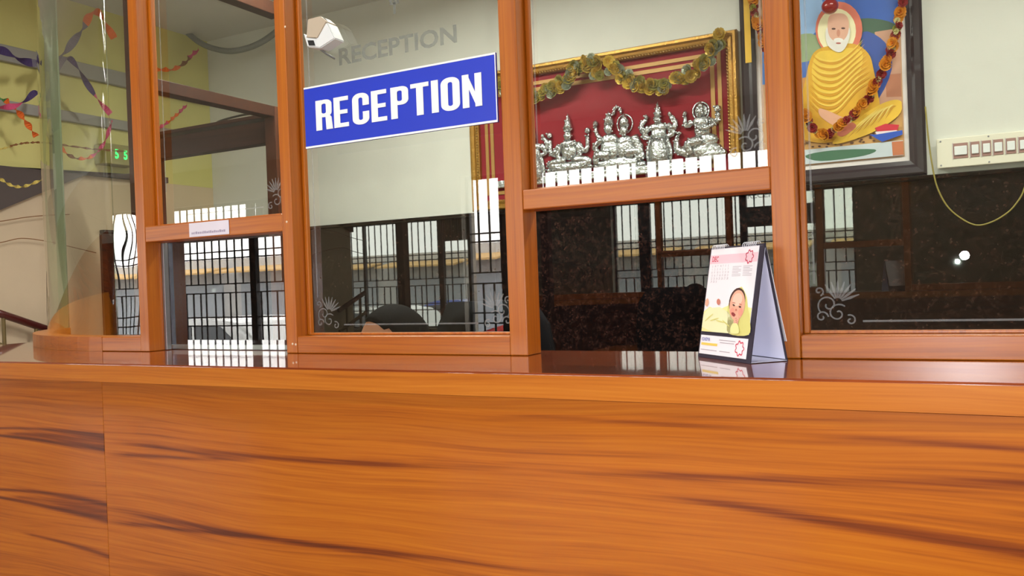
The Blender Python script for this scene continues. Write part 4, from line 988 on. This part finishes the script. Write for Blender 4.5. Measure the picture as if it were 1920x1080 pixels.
streamer([(-60, 292), (0, 280), (35, 270), (70, 267), (105, 270), (170, 279), (236, 284)], ['yellow', 'brown', 'brown', 'brown'], 'thin brown paper string below the lower ledge', w=.010, tw=20)
streamer([(280, 128), (300, 130), (325, 129), (345, 118), (358, 104), (372, 92)], ['orange', 'orange', 'brown', 'pink'], 'orange and pink streamer end against the yellow wall corner', X=-3.66)
streamer([(290, 244), (310, 232), (325, 220), (338, 208), (350, 196)], ['pink', 'orange', 'pink'], 'short pink streamer below the dark cross rail', X=-3.66, w=.02)
streamer([(-40, 325), (0, 336), (25, 349), (50, 348), (80, 336)], ['yellow', 'yellow', 'yellow'], 'yellow streamer swag across the dark soffit', w=.014, X=-3.40)
def wire(name, path, r, mat, label, cat, f, n=6): return tag(obj(name, tube(B(), spline([f(*p) for p in path], n), r, 7), mat, None, True), label, cat)
wire('wall_wire', [(-60, 420), (0, 415), (45, 408), (85, 404), (130, 402)], .002, CR['brown'], 'upper thin wire across the beige stair wall', 'wire', lambda a, b: atX(a, b, -3.70))
wire('wall_wire', [(-60, 462), (0, 455), (40, 447), (85, 452), (130, 462), (180, 474)], .002, CR['brown'], 'lower thin wire sagging across the beige stair wall', 'wire', lambda a, b: atX(a, b, -3.70))
# ---- grey cable and bracket on the far white wall
wire('sagging_cable', [(352, 62), (375, 80), (400, 91), (430, 96), (460, 91), (490, 79), (520, 58), (545, 34)], .016, plain('cable_grey', srgb(128, 132, 130), .6), 'thick grey cable sagging under the ceiling behind the left pane', 'cable', lambda a, b: atY(a, b, 1.9))
wire('wall_bracket', [(520, 214), (465, 214), (408, 229), (440, 233), (520, 240)], .006, plain('bracket_dark', srgb(70, 66, 62), .6), 'dark bent wire bracket on the white wall under the cross rail', 'bracket', lambda a, b: atY(a, b, 1.96), 10)
# ---- glowing green numerals standing in for a reflection, on an added box
dg = empty('numeral_reflection', atX(222, 291, -3.66), math.pi / 2, 'glowing green numerals standing in for a reflection, on a small added olive box near the post', 'display')
bm = text_bm('5  5', .062, bold=.002, xs=.75, align='CENTER'); obj('numerals', shift(bm, 0, -.022, -.02), emit('reflection_green', srgb(60, 255, 130), 1.2), dg)
bxo('added_case', -.085, .085, -.02, .066, -.05, .05, plain('added_case', srgb(150, 144, 80), .6), dg, .004)
# ---- handrail of the stair going down
hr = empty('stair_handrail', (XL + .06, .92, 0), 0, 'dark red wooden handrail sloping down at the left edge', 'handrail')
HRW = plain('handrail_red', srgb(84, 26, 22), .35, coat=.3)
def hrp(px, py): p = atX(px, py, XL + .06); return p - Vector(hr.location)
a_, b_ = hrp(6, 590), hrp(100, 621)
dirv = (b_ - a_).normalized()
bm = tube(B(), [a_ - dirv * .06, a_, b_], .017, 8); obj('rail', bm, HRW, hr, True)
IRB = plain('baluster_olive', srgb(110, 92, 50), .6)
for k in range(2):
    p = a_ + dirv * (.0 + k * .155); bm = tube(B(), [(p.x, p.y, -.0 - 0), (p.x, p.y, p.z - .015)], .008, 6); obj('baluster', bm, IRB, hr)
a2, b2 = a_ + Vector((0, 0, -.14)), b_ + Vector((0, 0, -.14)); bm = tube(B(), [a2 - dirv * .06, a2, b2], .012, 8); obj('lower_rail', bm, IRB, hr, True)

# ================================================================== BEHIND THE COUNTER
# ---- office chair
oc = empty('office_chair', (-1.34, .74, 0), 0, 'black office chair behind the seated person', 'chair')
FAB = plain('black_fabric', srgb(18, 17, 18), .9, bump=.05, bscale=300, spec=.2)
bxo('seat', -.23, .23, -.22, .20, .40, .46, FAB, oc, .025)
bm = B(); rows = []
for k in range(9):
    z = .52 + .62 * k / 8; y = .20 + .06 * math.sin(k / 8 * 2.2); w_ = .17 + .05 * math.sin(min(1, k / 7) * math.pi * .8); w_ = .15 if k == 8 else w_
    rows.append([bm.verts.new((x_ * w_, y - .03 * (1 - abs(x_)) * -1 + d_, z)) for d_ in (0, .045) for x_ in ((-1, -.5, 0, .5, 1) if d_ == 0 else (1, .5, 0, -.5, -1))])
for A, C in zip(rows, rows[1:]):
    for k in range(10): bm.faces.new((A[k], A[(k + 1) % 10], C[(k + 1) % 10], C[k]))
bm.faces.new(rows[0][::-1]); bm.faces.new(rows[-1]); obj('backrest', fixn(bm), FAB, oc, True)
bm = tube(B(), spline([(0, .10, .39), (0, .26, .40), (0, .285, .55), (0, .29, .66)], 5), .02, 8); obj('back_bracket', bm, BLK, oc, True)
bm = tube(B(), [(0, 0, .09), (0, 0, .3995)], .028, 12); obj('column', bm, BLK, oc, True)
for k in range(5):
    a = k * 2 * math.pi / 5 + .3; e = (.27 * math.cos(a), .27 * math.sin(a)); f_ = obj('base_arm', tube(B(), [(0, 0, .085), (e[0], e[1], .07)], [.025, .015], 8), BLK, oc, True)
    obj('castor', ball(B(), (e[0], e[1], .027), .0265, sub=2), BLK, f_, True)
# ---- seated person bent over the desk
SK = plain('skin', srgb(178, 120, 92), .55, noise=.08); HAIR = plain('black_hair', srgb(12, 10, 11), .8, bump=.12, bscale=220, spec=.1); SHIRT = plain('dark_shirt', srgb(52, 54, 66), .85, bump=.2, bscale=150); TROU = plain('dark_trousers', srgb(44, 42, 46), .85)
PX = -1.34
def skin_mesh(verts, edges, radii, root=0, sub=2):
    me = bpy.data.meshes.new('skeleton'); me.from_pydata(verts, edges, []); o = bpy.data.objects.new('skeleton', me); COL.objects.link(o)
    sk = o.modifiers.new('skin', 'SKIN'); sk.use_smooth_shade = True
    if not me.skin_vertices: me.skin_vertices.new()
    for i, r in enumerate(radii):
        d = me.skin_vertices[0].data[i]; d.radius = r if isinstance(r, tuple) else (r, r); d.use_root = (i == root)
    ss = o.modifiers.new('subd', 'SUBSURF'); ss.levels = sub; ss.render_levels = sub
    dg = bpy.context.evaluated_depsgraph_get(); res = bpy.data.meshes.new_from_object(o.evaluated_get(dg)); bm = B(); bm.from_mesh(res)
    bpy.data.objects.remove(o); bpy.data.meshes.remove(res); bpy.data.meshes.remove(me); return bm
V = []; E_ = []; Rr = []
def vt(p, r, par=None):
    V.append(p); Rr.append(r); i = len(V) - 1
    if par is not None: E_.append((par, i))
    return i
pel = vt((PX, .74, .54), (.125, .11)); sp1 = vt((PX, .73, .68), (.115, .10), pel); chs = vt((PX - .005, .67, .83), (.13, .105), sp1); nb = vt((PX - .01, .62, .925), (.075, .07), chs); nk = vt((PX - .015, .585, .985), .05, nb); hd = vt((PX - .02, .555, 1.03), .055, nk)
for sgn in (-1, 1):
    sh = vt((PX + sgn * .165, .645, .875), .055, chs); elb = vt((PX + sgn * .235, .50, .775), .043, sh); wr = vt((PX + sgn * .11, .325, .765), .028, elb); pm = vt((PX + sgn * .08, .275, .755), (.034, .018), wr)
    for k, (dx, ln) in enumerate(((-.03, .055), (-.012, .068), (.008, .072), (.026, .06))):
        b0 = vt((PX + sgn * .07 + dx * .8, .250, .757), .0105, pm); b1 = vt((PX + sgn * .065 + dx, .250 - ln * .5, .760), .0092, b0); vt((PX + sgn * .06 + dx, .250 - ln, .745), .0080, b1)
    t0 = vt((PX + sgn * .045, .285, .757), .011, pm); vt((PX + sgn * .022, .262, .748), .0095, t0)
    hp = vt((PX + sgn * .09, .70, .53), .085, pel); kn = vt((PX + sgn * .11, .34, .535), .062, hp); an = vt((PX + sgn * .11, .36, .10), .042, kn); vt((PX + sgn * .11, .25, .045), .035, an)
body = skin_mesh(V, E_, Rr)
for v in body.verts:
    if v.co.z < .004: v.co.z = .004
# head with a face, bowed and turned to the left
HC = Vector((-1.365, .515, 1.033))
fd = Vector((-.72, -.64, -.12)).normalized(); sd = fd.cross(Vector((0, 0, 1))).normalized(); up = sd.cross(fd).normalized()
HM = Matrix(((sd.x, fd.x, up.x), (sd.y, fd.y, up.y), (sd.z, fd.z, up.z)))       # columns: side, face, crown
def headpt(x, y, z): return HC + HM @ Vector((x, y, z))
hb = B(); bmesh.ops.create_icosphere(hb, subdivisions=4, radius=1)
for v in hb.verts:
    x, y, z = v.co; yy = y * .098; xx = x * .077; zz = z * .112
    if y > 0: yy *= (1 - .10 * max(0, -z)); xx *= 1 - .22 * max(0, -z) * y
    if z < 0: xx *= 1 - .12 * (-z)
    n = math.exp(-((x / .16) ** 2)) * math.exp(-(((z + .16) / .22) ** 2)) * max(0, y); yy += .022 * n
    e_ = sum(math.exp(-(((x - q_) / .14) ** 2) - ((z - .02) / .10) ** 2) for q_ in (-.42, .42)) * max(0, y); yy -= .010 * e_
    m_ = math.exp(-((x / .3) ** 2) - ((z + .52) / .05) ** 2) * max(0, y); yy -= .004 * m_
    v.co = headpt(xx, yy, zz)
for sgn in (-1, 1): ball(hb, headpt(sgn * .078, -.006, -.008), .012, .018, .028, 2, HM @ Matrix.Rotation(.2 * sgn, 3, 'Z'))
hm = bpy.data.meshes.new('head_tmp'); hb.to_mesh(hm); hb.free(); body.from_mesh(hm); bpy.data.meshes.remove(hm)
person = tag(obj('person', body, SK, None, True), 'person with short black hair sitting bent over behind the middle pane', 'person')
hr_ = B(); bmesh.ops.create_icosphere(hr_, subdivisions=4, radius=1)
dele = []
for v in hr_.verts:
    x, y, z = v.co.copy(); v.co = headpt(x * .084, y * .104, z * .119)
    if z < .32 + .55 * y if y > .15 else z < .10 + .9 * y: dele.append(v)
bmesh.ops.delete(hr_, geom=dele, context='VERTS')
r = bmesh.ops.extrude_face_region(hr_, geom=hr_.faces[:])
for q in r['geom']:
    if isinstance(q, bmesh.types.BMVert): q.co = HC + (q.co - HC) * .93
obj('hair', fixn(hr_), HAIR, person, True)
# shirt and trousers drawn a little proud of the body
def garment(name, keep, off, mat):
    g = B(); g.from_mesh(person.data); g.normal_update()
    bmesh.ops.delete(g, geom=[v for v in g.verts if not keep(v.co)], context='VERTS')
    for v in g.verts: v.co += v.normal * off
    r = bmesh.ops.extrude_face_region(g, geom=g.faces[:])
    for q in r['geom']:
        if isinstance(q, bmesh.types.BMVert): q.co -= q.normal * .003
    return obj(name, fixn(g), mat, person, True)
garment('shirt', lambda c: c.z > .60 and c.z < .955 and c.y > .40 and (c - HC).length > .125, .010, SHIRT)
garment('trousers', lambda c: c.z < .605 and c.z > .12 and c.y > .26, .009, TROU)
